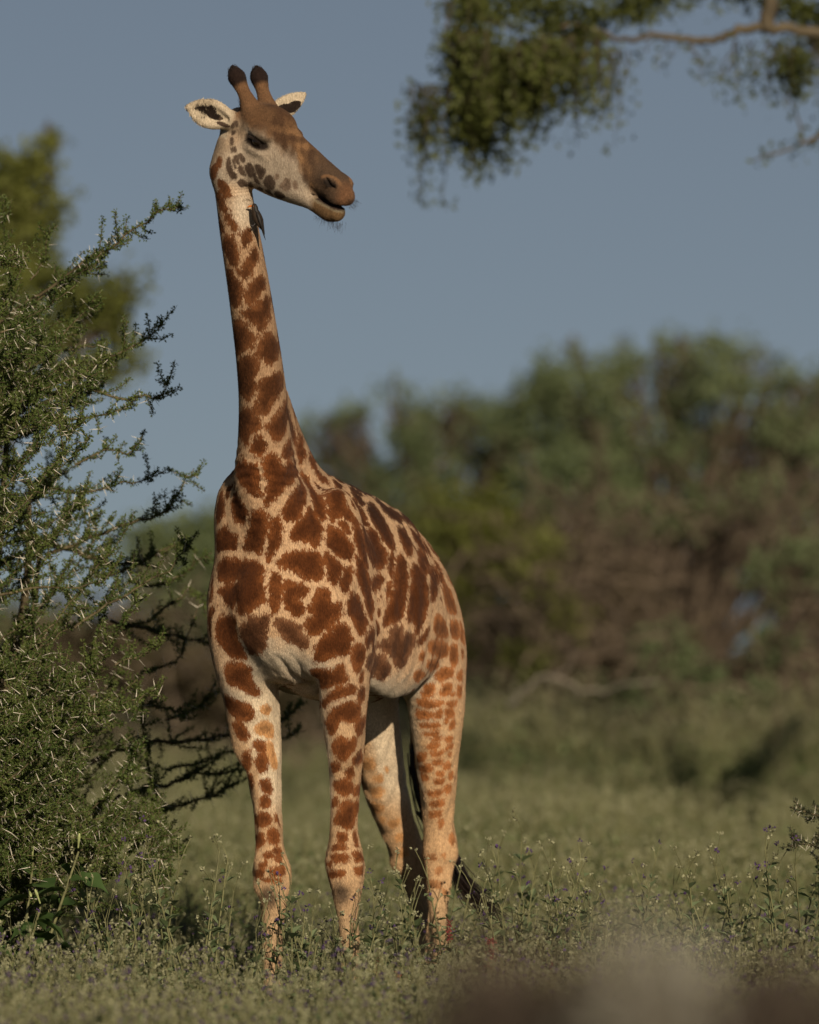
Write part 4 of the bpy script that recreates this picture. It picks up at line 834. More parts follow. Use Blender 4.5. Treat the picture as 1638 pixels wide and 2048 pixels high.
def amaranth(px, d, h, label, n=13):
    x = (px - 819) / FPX * d; r = empty('broad_leaved_plant', (x, d, float(gz(x, d)) - .01)); tag(r, label, 'plant', 'broad leaved plants by the tail')
    st = MB(); tops = []
    for b in range(2):
        a = random.random() * 6.28; P = catmull([(0, 0, 0), (math.cos(a) * .05, math.sin(a) * .05, h * .5), (math.cos(a) * .09, math.sin(a) * .09, h * (1 - .15 * b))], 8); st.tube(P, np.linspace(.008, .004, 8), 5); tops.append(P)
    st.build('stem', herb_stem, r)
    for k in range(n):
        P = tops[k % 2]; t_ = .35 + .62 * k / n; p = [np.interp(t_ * 7, np.arange(8), P[:, c]) for c in range(3)]; put_leaf(r, ama_leaf, p, k * 2.4 + random.random() * .6, rad(35 - 40 * (1 - t_)) + random.uniform(-.2, .2), 1.15 - .5 * t_ + random.uniform(-.1, .15), rl=random.uniform(-.3, .3))
    for P in tops:
        mb = MB(); m = 90; t_ = rng.random(m)[:, None]; base = P[-1] + np.array([0, 0, .10]) * t_ + rng.normal(0, .007, (m, 3)); leaf_quads(mb, base, rdir(m, .3), rdir(m), .012, .009); mb.build('flower_spike', red_m, r)
amaranth(938, 25.75, .60, 'broad leaved plant with dark red flower spikes left of the tail tip')
amaranth(1015, 25.6, .52, 'broad leaved plant with a short red spike below the tail tuft', 15)
amaranth(975, 25.3, .47, 'low broad leaved plant with wide leaves in front of the tail tuft', 15)
amaranth(1075, 25.2, .44, 'low broad leaved plant with wide pale leaves right of the tail tuft', 13)
amaranth(775, 25.6, .46, 'small broad leaved plant between front and hind legs', 9)
# thornapple at the foot of the bush: dark lobed leaves, pale trumpet buds
dat_leaf = broad_leaf_mesh('leaf', leaf_mat('thornapple_leaf', (.030, .060, .018), (.065, .11, .034), .25, 6, .45), .17, .11, 4, 14)
bud_y = plain_mat('thornapple_bud', (.34, .38, .16), .6, .3, 60, .2)
x = (25 - 819) / FPX * 25.9; r = empty('thornapple_plant', (x, 25.9, float(gz(x, 25.9)) - .01)); tag(r, 'dark lobed leaved plant with yellow trumpet buds at the foot of the thorn bush', 'plant')
st = MB()
for b in range(5):
    a = b * 1.3; P = catmull([(0, 0, 0), (math.cos(a) * .12, math.sin(a) * .10, .42), (math.cos(a) * .30, math.sin(a) * .22, .96 - .06 * b)], 8); st.tube(P, np.linspace(.012, .005, 8), 6)
    for k in range(12):
        t_ = .35 + .65 * k / 12; p = [np.interp(t_ * 7, np.arange(8), P[:, c]) for c in range(3)]; put_leaf(r, dat_leaf, p, k * 2.4 + random.random(), random.uniform(-.5, .35), .75 + .5 * random.random(), rl=random.uniform(-.4, .4))
    for k in range(1 + b % 2):
        p = P[-1 - k] + (0, -.03, .02); mb = MB(); dr = np.array([random.uniform(-.3, .3), -.5, random.choice([.9, .9, -.2])]); dr /= np.linalg.norm(dr)
        mb.tube([p, p + dr * .03, p + dr * .055, p + dr * .075], [.004, .005, .008, .004], 6); mb.build('bud', bud_y, r)
st.build('stem', herb_stem, r)
print('plants', round(time.time() - T0, 1))
# ------------------------------------------------------------------ thorn bush on the left
bark_t = bark_mat('thorn_bark', (.045, .035, .022), (.14, .115, .065), 30)
acleaf = leaf_mat('acacia_leaflet', (.050, .080, .018), (.118, .150, .039), .30, 5.0, .55)
t = NT('thorn_white'); thorn_m = t.end(t.bsdf(t.mix(t.noise(20, 2, .5, t.obj()), (.45, .41, .33), (.66, .62, .52)), .5, .3))
def P3(rows): return np.array([np.array(at(*q)) for q in rows])
class Bush:
    def __init__(s): s.w, s.l, s.th = MB(), MB(), []
    def leaves_on(s, P, spacing=.0095, n=5, size=.0140, spread=.010, t0=0.0):
        seg = np.linalg.norm(np.diff(P, axis=0), axis=1); cum = np.concatenate([[0], np.cumsum(seg)]); L = cum[-1]; m = max(2, int(L * (1 - t0) / spacing))
        u = t0 * L + (L - t0 * L) * (np.arange(m) + rng.random(m)) / m
        c = np.stack([np.interp(u, cum, P[:, k]) for k in range(3)], 1); c = np.repeat(c, n, 0); D = rdir(len(c), .25)
        leaf_quads(s.l, c + D * spread * rng.random((len(c), 1)), D, rdir(len(c), .8), size * (.7 + .7 * rng.random(len(c))), size * .62)
    def thorns_on(s, P, spacing=.05, L=.052):
        seg = np.linalg.norm(np.diff(P, axis=0), axis=1); cum = np.concatenate([[0], np.cumsum(seg)]); m = int(cum[-1] / spacing)
        for k in range(m):
            u = (k + random.random()) * spacing; p = np.array([np.interp(u, cum, P[:, c]) for c in range(3)]); q = np.array([np.interp(min(u + .01, cum[-1]), cum, P[:, c]) for c in range(3)])
            ax = q - p; ax /= np.linalg.norm(ax) + 1e-9; sd_ = np.cross(ax, rdir(1)[0]); sd_ /= np.linalg.norm(sd_) + 1e-9; lift = np.cross(ax, sd_) * random.uniform(-.5, .5)
            for g in (-1, 1):
                if random.random() < .85: s.th.append((p, sd_ * g + lift + ax * .12, L * random.uniform(.6, 1.25)))
    def shoot(s, P, r0=.008, twigs=1.0, n=None, bare=0.0, th=.055):
        n = n or max(8, int(np.linalg.norm(np.diff(P, axis=0), axis=1).sum() / .05)); P = catmull(P, n); P[1:-1] += rng.normal(0, .007, (n - 2, 3))
        s.w.tube(P, np.linspace(r0, .0022, n), 5); s.leaves_on(P[:int(n * (1 - bare)) + 1], t0=.05); s.thorns_on(P, th)
        L = np.linalg.norm(P[-1] - P[0])
        for k in range(int(n * twigs)):
            i_ = random.randint(1, n - 2); ax = P[i_ + 1] - P[i_]; ax /= np.linalg.norm(ax); d_ = ax * .8 + rdir(1, .2)[0] * .9; d_ /= np.linalg.norm(d_); ln = random.uniform(.05, .20) * min(1, .3 + 1.2 * L) * (1.1 - i_ / n * .5)
            Q = catmull([P[i_], P[i_] + d_ * ln * .5 + rng.normal(0, .008, 3), P[i_] + d_ * ln + np.array([0, 0, .03 * random.random()])], 5)
            s.w.tube(Q, np.linspace(.003, .0014, 5), 4); s.leaves_on(Q); s.thorns_on(Q, .10)
B = Bush()
base = np.array([(-70 - 819) / FPX * 27.6, 27.6, 0.0])
# traced shoots against the sky and beside the legs: x, y, distance
for rows, r0, tw, bare in (
    ([(-60, 690, 27.1), (60, 600, 27.0), (180, 520, 26.9), (270, 465, 26.85), (318, 424, 26.8), (356, 411, 26.8)], .010, 1.5, .08), ([(20, 640, 27.0), (120, 575, 27.0), (170, 545, 26.9), (205, 515, 26.9)], .006, 1.2, 0),
    ([(60, 560, 27.0), (85, 520, 27.0), (92, 480, 27.0), (88, 462, 27.0)], .005, 1.2, 0), ([(-40, 560, 27.2), (5, 500, 27.2), (6, 430, 27.2), (2, 395, 27.2)], .006, 1.0, 0),
    ([(100, 700, 26.7), (165, 625, 26.7), (205, 605, 26.7)], .005, 1.0, 0), ([(60, 765, 26.9), (140, 735, 26.9), (220, 715, 26.8), (280, 685, 26.8), (325, 650, 26.8)], .008, 1.4, .06), ([(120, 702, 27.2), (175, 695, 27.2), (195, 690, 27.2), (212, 705, 27.2)], .005, .5, 0),
    ([(-30, 745, 26.8), (60, 760, 26.8), (140, 755, 26.8), (165, 775, 26.8), (220, 793, 26.8), (290, 795, 26.8), (322, 792, 26.8), (334, 752, 26.8)], .011, 1.0, .03), ([(140, 757, 26.8), (170, 740, 26.8), (230, 715, 26.8)], .006, 1.0, 0),
    ([(60, 835, 26.8), (140, 838, 26.8), (200, 832, 26.8), (240, 822, 26.8), (275, 808, 26.8)], .007, 1.0, .05), ([(150, 765, 26.9), (155, 800, 26.9), (150, 825, 26.9)], .005, .8, 0), ([(150, 930, 27.0), (215, 900, 27.0), (262, 905, 27.0), (275, 888, 27.0)], .006, 1.2, 0),
    ([(40, 960, 27.2), (140, 985, 27.2), (220, 975, 27.2), (275, 963, 27.2), (338, 945, 27.2)], .008, 1.0, .22), ([(90, 1110, 27.4), (190, 1075, 27.4), (270, 1045, 27.3), (330, 1025, 27.3), (362, 972, 27.3), (388, 937, 27.3)], .010, 1.4, .12),
    ([(60, 1075, 27.9), (170, 1110, 27.9), (240, 1130, 27.9), (310, 1110, 27.9), (375, 1078, 27.9)], .016, 1.3, 0), ([(190, 1155, 27.8), (270, 1135, 27.8), (330, 1100, 27.8), (372, 1083, 27.8)], .008, 1.2, 0), ([(270, 1170, 28.0), (340, 1160, 28.0), (385, 1130, 28.0), (424, 1106, 28.0)], .008, 1.2, 0),
    ([(220, 1240, 28.0), (300, 1260, 28.0), (360, 1275, 28.0), (430, 1284, 28.0), (500, 1300, 28.0)], .009, 1.2, 0), ([(280, 1345, 28.0), (340, 1330, 28.0), (375, 1270, 28.0), (400, 1205, 28.0)], .005, .5, .4), ([(300, 1240, 28.0), (350, 1200, 28.0), (390, 1180, 28.0), (412, 1235, 28.0)], .006, 1.0, 0),
    ([(230, 1500, 28.1), (330, 1485, 28.1), (420, 1478, 28.1), (500, 1462, 28.1), (570, 1440, 28.1), (605, 1400, 28.1)], .011, 1.4, 0), ([(250, 1590, 28.0), (340, 1565, 28.0), (420, 1548, 28.0), (495, 1540, 28.0)], .011, 1.6, 0), ([(300, 1620, 28.0), (390, 1600, 28.0), (450, 1580, 28.0), (498, 1555, 28.0)], .008, 1.4, 0),
    ([(330, 1440, 27.9), (390, 1420, 27.9), (420, 1390, 27.9), (430, 1355, 27.9)], .006, 1.2, 0), ([(330, 1540, 28.2), (430, 1515, 28.2), (540, 1480, 28.2), (612, 1462, 28.2)], .007, 1.0, .1), ([(250, 1420, 27.6), (330, 1415, 27.6), (380, 1425, 27.6)], .006, 1.2, 0),
    ([(60, 1700, 26.7), (170, 1690, 26.7), (260, 1680, 26.7), (330, 1672, 26.7), (372, 1705, 26.7)], .008, 1.3, 0), ([(200, 1720, 26.6), (280, 1745, 26.6), (320, 1760, 26.6), (350, 1745, 26.6)], .006, 1.2, .1), ([(300, 1690, 26.6), (318, 1730, 26.6), (330, 1790, 26.6), (348, 1830, 26.6)], .005, 1.0, .1),
    ([(130, 1720, 26.6), (170, 1760, 26.6), (185, 1820, 26.6)], .005, .8, 0), ([(230, 1330, 26.6), (300, 1300, 26.6), (318, 1285, 26.6)], .006, 1.2, 0), ([(180, 1430, 26.5), (270, 1400, 26.5), (312, 1375, 26.5)], .006, 1.2, 0), ([(150, 1255, 26.6), (250, 1190, 26.6), (345, 1130, 26.7), (375, 1080, 26.8)], .008, 1.2, .05), ([(0, 1190, 26.6), (100, 1175, 26.6), (200, 1165, 26.6), (230, 1130, 26.6)], .007, 1.2, 0)):
    B.shoot(P3(rows), r0, tw, bare=bare)
env = [(440, 60), (500, 130), (560, 185), (640, 225), (720, 235), (800, 200), (900, 225), (1000, 235), (1100, 290), (1200, 295), (1300, 300), (1400, 300), (1500, 325), (1600, 335), (1680, 330), (1740, 180)]
ey, ex = np.array(env).T
def tip_ok(px, py):
    if px > np.interp(py, ey, ex): return False
    if 1080 < py < 1290 and px < 210 and random.random() < .72: return False
    if 1180 < py < 1270 and px < 150: return False
    if 800 < py < 960 and px < 240 and random.random() < .35: return False
    return True
cnt = 0
while cnt < 338:
    py = random.uniform(450, 1730); px = random.uniform(-330, 340)
    if cnt >= 300: px = random.uniform(60, 335); py = random.uniform(1280, 1710)
    elif cnt >= 225: px = random.uniform(-60, 190); py = random.choice([random.uniform(560, 1000), random.uniform(1290, 1720)])
    if not tip_ok(px, py): continue
    d_ = random.uniform(25.9, 27.9 if cnt < 300 else 26.9); L = random.uniform(.45, 1.15); an = rad(random.gauss(22, 24)); tip = np.array(at(px, py, d_)); dv = np.array([math.cos(an), random.uniform(-.55, .25), math.sin(an)]); dv /= np.linalg.norm(dv)
    st = tip - dv * L - np.array([0, 0, .10 * L]); B.shoot(np.array([st, (st + tip) / 2 + np.array([0, 0, -.06 * L]) + rng.normal(0, .03, 3), tip]), .006, 1.25, th=.05); cnt += 1
limbs = MB()
for tx, ty, d_, r0 in [(-120, 620, 27.3, .05), (20, 760, 27.2, .045), (60, 960, 27.2, .045), (80, 1090, 27.8, .045), (-200, 900, 27.0, .05), (100, 1250, 27.6, .04), (200, 1380, 27.8, .04), (230, 1500, 28.0, .04), (60, 1420, 26.8, .04), (80, 1600, 26.8, .035), (240, 1590, 28.0, .035), (-250, 1300, 26.9, .04), (-40, 1150, 26.6, .035), (-20, 740, 26.9, .03)]:
    e_ = np.array(at(tx, ty, d_)); b0 = base + rng.normal(0, .07, 3) * (1, 1, 0); m1 = b0 + (e_ - b0) * (.25, .25, .45) + rng.normal(0, .06, 3); m2 = b0 + (e_ - b0) * (.62, .62, .78) + rng.normal(0, .06, 3)
    P = catmull([b0, m1, m2, e_], 16); P[0, 2] = -.03; limbs.tube(P, np.linspace(r0, .009, 16), 7)
root = empty('thorn_bush', base); tag(root, 'dense green acacia bush with long white thorns left of the giraffe', 'bush')
def child(o, par): o.parent = par; o.matrix_parent_inverse = Matrix.Translation(-par.location); return o
child(limbs.build('limb', bark_t), root); child(B.w.build('branch', bark_t), root)
tag(child(B.l.build('foliage', acleaf, None, False), root), kind='stuff')
def thorn_set(ths, root, n_single, front):
    mb = MB(); mb.tube([(0, 0, 0), (0, 0, .5), (0, 0, .97)], [.034, .026, .007], 4); o = mb.build('thorn', thorn_m, None, False); tm = o.data; bpy.data.objects.remove(o)
    ths = sorted(ths, key=front); rest = MB()
    for k, (p, d_, L) in enumerate(ths):
        d_ = d_ / (np.linalg.norm(d_) + 1e-9)
        if k < n_single:
            o = bpy.data.objects.new('thorn', tm); C.objects.link(o); o.parent = root
            o.matrix_local = Matrix.Translation(Vector(p) - root.location) @ Vector((0, 0, 1)).rotation_difference(Vector(d_)).to_matrix().to_4x4() @ Matrix.Scale(L, 4)
        else: rest.tube([p, p + d_ * L * .5, p + d_ * L * .97], [.034 * L, .026 * L, .007 * L], 3)
    if rest.v: tag(child(rest.build('thorns', thorn_m, None, False), root), kind='stuff')
thorn_set(B.th, root, 300, lambda q: q[0][1] - 3 * q[2] * 10 + (0 if (q[0][0] > -2.0) else 50))
print('bush', len(B.th), sum(len(x) for x in B.l.t), round(time.time() - T0, 1))
# thorny branch that reaches in from the right
B2 = Bush(); rb = empty('thorn_shrub', (at(1800, 1170, 26.0).x, 26.0, 0.0)); tag(rb, 'low thorn shrub with grey spiny twigs beside the herbs', 'shrub')
bw = np.array(rb.location)
for rows in ([(1712, 1660, 26.0), (1660, 1640, 26.0), (1610, 1622, 26.0), (1582, 1614, 26.0)], [(1712, 1690, 26.0), (1660, 1690, 26.0), (1610, 1690, 26.0), (1576, 1692, 26.0)], [(1720, 1640, 26.1), (1670, 1610, 26.1), (1640, 1630, 26.1)], [(1730, 1600, 26.0), (1760, 1540, 26.0), (1740, 1480, 26.0)], [(1800, 1560, 26.2), (1850, 1490, 26.2), (1900, 1460, 26.2)], [(1740, 1720, 25.9), (1690, 1712, 25.9), (1640, 1720, 25.9)]):
    q = P3(rows); B2.shoot(q, .008, 1.4, th=.018); P = catmull([bw, bw + (q[0] - bw) * (.4, .4, .6), q[0]], 8); P[0, 2] = -.02; B2.w.tube(P, np.linspace(.018, .008, 8), 6)
child(B2.w.build('branch', bark_t), rb); tag(child(B2.l.build('foliage', leaf_mat('dull_leaflet', (.045, .055, .025), (.10, .10, .06), .25, 9, .6), None, False), rb), kind='stuff'); thorn_set(B2.th, rb, 60, lambda q: q[0][0])
# ------------------------------------------------------------------ trees behind
bark_b = bark_mat('grey_bark', (.045, .035, .026), (.12, .094, .068), 8); twig_m = bark_mat('dry_twig', (.060, .046, .033), (.15, .118, .085), 12)
def crown(mb, blobs, size, per=26, spread=.10):
    """leaf clumps through the volume of blobs (centre, radii, clump count)"""
    for c, r, n in blobs:
        c = np.asarray(c, float); r = np.asarray(r, float); u = rdir(n) * (rng.random((n, 1)) ** .42); q = c + u * r * (.75 + .5 * rng.random((n, 1)))
        P = (q[:, None] + rng.normal(0, 1, (n, per, 3)) * (r.mean() * spread + size * .5)).reshape(-1, 3)
        leaf_quads(mb, P, rdir(len(P)), rdir(len(P), .6), size * (.6 + .8 * rng.random(len(P))), size * .6)
def bough(mb, P, r0, r1=.01, n=14, wob=.05, k=6):
    P = catmull(P, n); P[1:-1] += rng.normal(0, wob, (n - 2, 3)); mb.tube(P, np.linspace(r0, r1, n), k); return P
def in_gap(p): return abs(819 + p[0] / p[1] * FPX - 1440) < 52 and abs(1170 - (p[2] - 2.18) / p[1] * FPX - 1190) < 100    # a window through the thicket
def tree(name, label, group, px, d, blobs, leafm, lsize, trunk_r=.10, fork=.35, dead=0, dead_box=None, per=26, trunk_to=None):
    """blobs in picture units (px, py, distance offset, rx px, ry px, clumps)"""
    s_ = FPX / d; bx = (px - 819) / s_; b = np.array([bx, d, float(gz(bx, d)) - .05]); r = empty(name, b); tag(r, label, 'tree', group)
    tr = MB(); bl = []
    ctr = np.mean([np.array(at(q[0], q[1], d + q[2])) for q in blobs], 0); fk = b + (ctr - b) * np.array([.35, .35, fork]); bough(tr, [b, b + (fk - b) * .5 + rng.normal(0, .06, 3), fk], trunk_r, trunk_r * .75, 8, .02, 9)
    for q in blobs:
        c = np.array(at(q[0], q[1], d + q[2])); rr = np.array([q[3], min(q[3], q[4]) * 1.1, q[4]]) / s_; bl.append((c, rr, q[5]))
        P = bough(tr, [fk, fk + (c - fk) * (.5, .5, .62) + rng.normal(0, .1, 3), c], trunk_r * (.5 if len(blobs) < 14 else .2), .010, 12, .035)
        for k in range(3): e_ = c + rdir(1)[0] * rr * .9; i_ = random.randint(6, 11); bough(tr, [P[i_], (P[i_] + e_) / 2 + rng.normal(0, .06, 3), e_], .018, .004, 7, .02, 4)
    child(tr.build('trunk', bark_b), r); mb = MB(); crown(mb, bl, lsize, per, .10 if len(blobs) < 14 else .24); tag(child(mb.build('crown', leafm, None, False), r), kind='stuff')
    if dead:
        mb = MB(); x0, x1, y0, y1 = dead_box
        for k in range(dead):
            qx, qy = random.uniform(x0, x1), random.uniform(y0, y1)
            e_ = np.array(at(qx, qy, d + random.uniform(-1.2, 1.0))); L = random.uniform(.3, 1.1); s0 = e_ + rdir(1)[0] * L
            if any(in_gap(e_ + (s0 - e_) * f2) for f2 in (0, .25, .5, .75, 1)): continue
            bough(mb, [s0, (s0 + e_) / 2 + rng.normal(0, .08 * L, 3), e_], random.uniform(.008, .022), .004, 6, .03, 3)
        tag(child(mb.build('dry_twigs', twig_m, None, False), r), kind='stuff')
    return r
lf_a = leaf_mat('far_leaf', (.108, .142, .068), (.205, .248, .126), .45, .9, .6); lf_b = leaf_mat('olive_leaf', (.095, .110, .026), (.185, .200, .052), .42, .9, .6); lf_c = leaf_mat('brown_leaf', (.062, .052, .028), (.125, .100, .054), .35, 1.2, .7)  # far_leaf is lightened: distance haze put into the leaf colour
SK = np.array([(560, 900), (600, 880), (650, 850), (700, 835), (760, 805), (800, 795), (850, 830), (900, 815), (950, 805), (1000, 830), (1040, 800), (1060, 745), (1100, 730), (1150, 715), (1200, 722), (1250, 706), (1300, 722), (1350, 688), (1400, 702), (1440, 678), (1500, 700), (1560, 738), (1600, 770), (1650, 760), (1720, 745)], float)
def mass(x0, x1, ybot, n, gap=None):
    """uneven crown under the skyline: many small clumps, thinner at the edge and low down"""
    out = []
    for k in range(n):
        px = random.uniform(x0, x1); sk = float(np.interp(px, SK[:, 0], SK[:, 1])); v = random.random() ** 1.15; py = sk + 22 + v * (ybot - sk)
        if gap and abs(px - gap[0]) < gap[2] and abs(py - gap[1]) < gap[3]: continue
        r_ = random.uniform(30, 66); out.append((px, py, random.gauss(0, .5), r_, r_ * random.uniform(.55, .9), int(4 + 7 * random.random())))
    for k in range(n // 4):
        px = random.uniform(x0, x1); sk = float(np.interp(px, SK[:, 0], SK[:, 1])); out.append((px, sk + random.uniform(-22, 22), random.gauss(0, .4), random.uniform(14, 30), random.uniform(12, 30), 1))
    return out
tree('acacia_tree', 'broad green acacia with dry brown lower twigs, highest of the far trees', 'far trees', 1370, 57, mass(1040, 1730, 1140, 150, (1430, 1190, 92, 135)), lf_a, .085, .16, .32, 300, (1040, 1700, 900, 1440), 20)
tree('acacia_tree', 'rounded green acacia directly behind the giraffe\'s back', 'far trees', 860, 58, mass(600, 1060, 1380, 125), lf_a, .085, .13, .35, 160, (650, 1080, 950, 1430), 20)
tree('thicket_tree', 'low olive bush in front of the rounded acacia', 'far bushes', 990, 54, [(930, 1050, 0, 90, 90, 60), (1010, 1110, 0, 100, 100, 60), (900, 1210, 0, 110, 110, 70), (1020, 1260, .2, 110, 90, 50)], lf_b, .09, .07, .35, 160, (880, 1120, 1150, 1450))
tree('thicket_tree', 'brown half bare bush below the highest acacia', 'far bushes', 1180, 53, [(1130, 1180, 0, 90, 110, 30), (1230, 1220, 0, 90, 120, 30), (1290, 1330, 0, 120, 80, 30), (1120, 1340, 0, 120, 90, 34)], lf_c, .085, .07, .35, 420, (1030, 1350, 1050, 1450))
tree('thicket_tree', 'brown half bare bush right of the gap with sky', 'far bushes', 1620, 53, [(1585, 1180, 0, 50, 110, 30), (1650, 1220, 0, 90, 150, 40), (1560, 1340, 0, 100, 80, 34), (1460, 1390, 0, 70, 40, 20)], lf_c, .085, .07, .35, 380, (1480, 1720, 1020, 1450))
tree('thicket_tree', 'dark green bush seen between thorn bush and giraffe', 'far bushes', 420, 56, [(330, 1110, 0, 80, 70, 60), (430, 1100, 0, 90, 70, 70), (540, 1090, 0, 90, 80, 60), (360, 1220, 0, 110, 80, 70), (480, 1220, 0, 120, 90, 70), (620, 1150, 0, 90, 90, 60), (690, 1250, 0, 90, 90, 50)], lf_a, .10, .08, .3, 150, (260, 640, 1180, 1450))
tree('thicket_tree', 'brown dry bush behind the lower thorn bush', 'far bushes', 330, 54, [(250, 1320, 0, 120, 90, 60), (420, 1370, 0, 110, 90, 60), (90, 1330, 0, 110, 90, 60), (560, 1380, 0, 100, 80, 50)], lf_c, .09, .06, .3, 300, (0, 620, 1250, 1480))
tree('thicket_tree', 'low dark bush left behind the thorn bush', 'far bushes', 60, 57, [(60, 1270, 0, 120, 50, 60), (-80, 1230, 0, 120, 70, 60), (180, 1290, 0, 90, 50, 45)], lf_a, .09, .06, .3, 80, (-120, 240, 1250, 1450))
tree('olive_tree', 'yellow green tree standing behind the thorn bush', 'middle distance trees', -330, 44, [(50, 345, 0, 80, 36, 26), (60, 430, .2, 75, 60, 50), (-40, 380, 0, 90, 90, 70), (-120, 480, 0, 120, 90, 80), (40, 540, 0, 90, 70, 50), (150, 610, .2, 70, 60, 40), (-60, 620, 0, 120, 90, 70), (235, 640, 0, 50, 60, 16), (210, 730, .1, 80, 45, 20), (90, 690, 0, 90, 60, 40), (250, 580, 0, 40, 40, 8), (100, 285, 0, 40, 14, 5)], lf_b, .075, .06, .42, 0, None, 22)
tree('thicket_tree', 'small grey green bush among the brown half bare bushes', 'far bushes', 1330, 50, [(1310, 1290, 0, 60, 60, 16), (1370, 1330, .2, 60, 50, 16), (1270, 1370, 0, 70, 40, 16), (1400, 1390, 0, 70, 40, 16)], lf_a, .08, .05, .3, 60, (1230, 1420, 1250, 1440), 18)
tree('thicket_tree', 'small olive bush under the rounded acacia\'s right side', 'far bushes', 1110, 51, [(1080, 1130, 0, 50, 60, 12), (1130, 1230, .2, 60, 60, 14), (1060, 1330, 0, 60, 50, 16)], lf_b, .08, .05, .3, 80, (1030, 1180, 1100, 1440), 18)
tree('thicket_tree', 'small grey green bush right of the gap with sky', 'far bushes', 1540, 50, [(1530, 1130, 0, 40, 50, 10), (1560, 1270, .2, 60, 60, 14), (1620, 1120, 0, 60, 60, 14), (1500, 1390, 0, 70, 40, 16)], lf_a, .08, .05, .3, 60, (1490, 1660, 1100, 1440), 18)
n_ = 420; Y = rng.uniform(45.5, 52, n_); X = (rng.uniform(880, 1720, n_) - 819) / FPX * Y
scatter('tall_weeds', X, Y, LOW, [herb_stem, grass_leaf, bud_m, bud_m], 'taller green weeds along the foot of the far brown bushes', 'weeds', 1.5, 2.5)
# bleached fallen bough in front of the brown bushes
mb = MB(); P = bough(mb, [np.array(at(*q)) for q in ((1015, 1412, 45), (1050, 1378, 45), (1085, 1356, 45), (1120, 1362, 45), (1160, 1378, 45), (1210, 1382, 45), (1255, 1368, 45), (1320, 1364, 45))], .019, .008, 24, .015, 7); bough(mb, [P[8], P[8] + (.15, 0, .1), P[8] + (.22, 0, .25)], .008, .003, 6, .02, 4)
r = empty('fallen_bough', (P[0][0], 45, 0)); tag(r, 'pale bleached dead bough lying before the brown bushes', 'dead branch'); child(mb.build('wood', bark_mat('bleached_wood', (.14, .125, .098), (.22, .20, .16), 6)), r)
print('trees', round(time.time() - T0, 1))
# ------------------------------------------------------------------ big tree on the right whose bough hangs into view
d0 = 35.0; s_ = FPX / d0; tb = np.array([(2750 - 819) / s_, d0 + .5, -.05]); r = empty('overhanging_tree', tb); tag(r, 'large tree with a pale bough and drooping yellow green foliage overhead', 'tree')
bark_y = bark_mat('yellow_bark', (.055, .045, .030), (.12, .098, .064), 5); mb = MB()
fk = np.array(at(2600, 330, d0)); bough(mb, [tb, (tb + fk) / 2 + (.1, 0, 0), fk], .30, .20, 12, .03, 12)
main = bough(mb, [fk] + [np.array(at(*q)) for q in ((2200, 150, d0), (1850, 75, d0), (1640, 62, d0), (1540, 56, d0), (1470, 62, d0), (1425, 82, d0), (1330, 74, d0), (1250, 78, d0), (1150, 50, d0), (1050, 60, d0), (960, 40, d0))], .046, .006, 60, .008, 9)
bough(mb, [fk, np.array(at(2500, -200, d0)), np.array(at(2100, -420, d0))], .16, .04, 14, .05, 8); bough(mb, [fk, np.array(at(2950, 0, d0)), np.array(at(3300, -200, d0 + 1))], .15, .03, 12, .05, 8)
up = bough(mb, [main[22], np.array(at(1500, -60, d0)), np.array(at(1250, -120, d0)), np.array(at(980, -70, d0))], .05, .012, 20, .02, 7)
low = bough(mb, [main[14], np.array(at(1760, 190, d0)), np.array(at(1660, 262, d0)), np.array(at(1600, 285, d0)), np.array(at(1505, 322, d0))], .03, .005, 16, .01, 5); bough(mb, [low[11], np.array(at(1590, 215, d0)), np.array(at(1565, 185, d0))], .008, .003, 6, .01, 4)
mb2 = MB(); lf_y = leaf_mat('hanging_leaf', (.042, .052, .013), (.105, .122, .030), .28, 2.5, .55)
def hang(x0, x1, y0, y1, n, m=16, sp=.05, size=.048):
    """drooping sprays: a thin twig from a point above, leaves down its length"""
    for k in range(n):
        px, py = random.uniform(x0, x1), y0; ye = random.uniform(y0 + (y1 - y0) * .35, y1); d_ = d0 + random.gauss(0, .28); a = np.array(at(px, py, d_)); e_ = np.array(at(px + random.gauss(-6, 14), ye, d_)); P = bough(mb, [a, (a + e_) / 2 + rng.normal(0, .03, 3), e_], .006, .002, 7, .015, 3)
        q = int(m * (ye - y0) / 60) + 4; tt = rng.random(q) ** .8; c = np.stack([np.interp(tt * 6, np.arange(7), P[:, c_]) for c_ in range(3)], 1) + rng.normal(0, sp, (q, 3)); leaf_quads(mb2, c, rdir(q, -.5), rdir(q), size * (.6 + .7 * rng.random(q)), size * .55)
crown(mb2, [(np.array(at(px, py, d0 + dd)), np.array([rx, min(rx, ry), ry]) / s_, n) for px, py, dd, rx, ry, n in ((930, 20, 0, 60, 40, 14), (1010, 10, .3, 80, 40, 20), (1100, 30, 0, 90, 50, 26), (1060, 110, -.2, 70, 50, 12), (1170, 50, .2, 70, 45, 16), (985, 150, .3, 34, 70, 18), (1250, 20, 0, 60, 30, 18), (1330, -20, 0, 90, 40, 24), (1590, 20, .4, 60, 30, 16), (1500, -30, .3, 120, 40, 30), (1590, 140, 0, 35, 40, 12), (1680, 60, .3, 90, 60, 30), (1150, -100, 0, 200, 70, 60), (1800, -40, .2, 160, 80, 60), (2000, 60, 0, 120, 80, 40), (2150, -300, 0, 260, 140, 90), (2600, -250, 0, 320, 160, 110), (3100, -150, .5, 260, 140, 80), (1600, -200, .3, 300, 90, 80))], .048, 24)
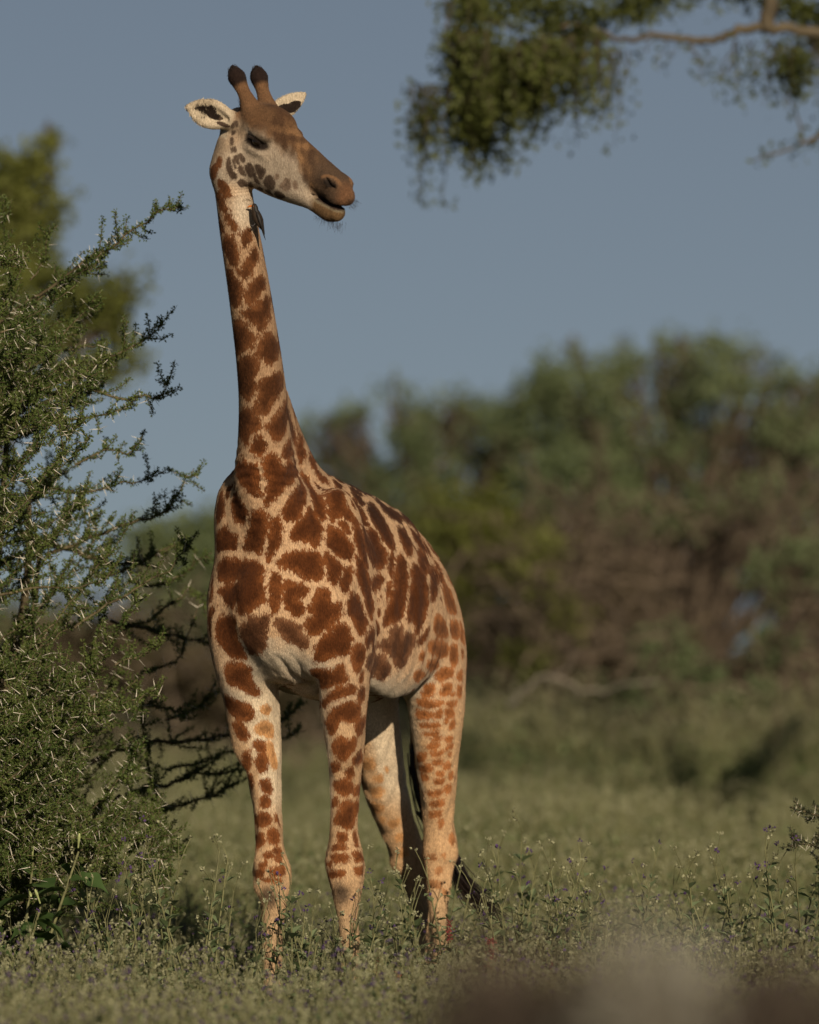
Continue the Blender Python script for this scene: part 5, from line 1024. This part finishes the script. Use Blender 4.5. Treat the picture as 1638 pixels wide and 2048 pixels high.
hang(905, 985, 60, 310, 38, 17, .035, .052); hang(940, 1040, 100, 350, 50, 18, .035, .052); hang(1030, 1110, 80, 290, 30, 15, .035, .05); hang(815, 905, 170, 345, 20, 10, .04, .05); hang(845, 880, 230, 440, 4, 7, .03); hang(1080, 1210, 70, 250, 40, 16, .045, .05); hang(1150, 1260, 100, 300, 12, 5); hang(1280, 1400, 80, 170, 6, 4); hang(1450, 1640, 80, 200, 20, 9); hang(1540, 1640, 90, 240, 8, 10); hang(880, 960, 0, 160, 12)
for k in range(4): c = low[8 + 2 * k] + rng.normal(0, .05, (14, 3)); leaf_quads(mb2, c, rdir(14), rdir(14), .05, .026)
child(mb.build('bough', bark_y), r); tag(child(mb2.build('foliage', lf_y, None, False), r), kind='stuff')
# ------------------------------------------------------------------ dry shrub close in front, out of focus
def dry_shrub(px, d, top, wpx, label, n, mat, leafm=None, nl=0):
    x = (px - 819) / FPX * d; z0 = float(gz(x, d)); r = empty('dry_shrub', (x, d, z0 - .03)); tag(r, label, 'shrub', 'dry shrubs on the near bank'); mb = MB(); tips = []
    for k in range(n):
        e_ = np.array(at(px + random.uniform(-1, 1) * wpx, top + abs(random.gauss(0, 1)) * 45, d + random.gauss(0, .18))); b = np.array([x + random.gauss(0, .05), d + random.gauss(0, .05), z0 - .03]); P = bough(mb, [b, b + (e_ - b) * (.4, .4, .55) + rng.normal(0, .03, 3), e_], .010, .003, 9, .012, 4); tips.append(P)
        for j in range(4): i_ = random.randint(4, 8); e2 = P[i_] + rdir(1, .5)[0] * random.uniform(.06, .16); mb.tube([P[i_], (P[i_] + e2) / 2 + rng.normal(0, .01, 3), e2], [.004, .003, .0015], 3)
    child(mb.build('twigs', mat, None, False), r)
    if nl:
        mb = MB(); P = np.concatenate([t_[3:] for t_ in tips]); c = P[rng.integers(0, len(P), nl)] + rng.normal(0, .045, (nl, 3)); leaf_quads(mb, c, rdir(nl), rdir(nl, .5), .035, .02); tag(child(mb.build('leaves', leafm, None, False), r), kind='stuff')
brown_l = leaf_mat('withered_leaf', (.048, .036, .028), (.095, .074, .058), .2, 6, .8); grey_l = leaf_mat('ashy_leaf', (.22, .21, .17), (.34, .33, .28), .2, 6, .8)
dry_shrub(1040, 8.6, 2022, 130, 'dark brown withered shrub on the near bank, widest of the three', 60, twig_m, brown_l, 4200)
dry_shrub(1290, 8.2, 1950, 50, 'ashy grey shrub between the withered brown shrubs on the near bank', 26, twig_m, grey_l, 1500)
dry_shrub(1560, 8.9, 2020, 150, 'reddish brown withered shrub under the thorny branch', 50, twig_m, brown_l, 3600)
tris = sum(len(o.data.loops) - 2 * len(o.data.polygons) for o in S.objects if o.type == 'MESH')
print('done', tris, len(S.objects), round(time.time() - T0, 1))
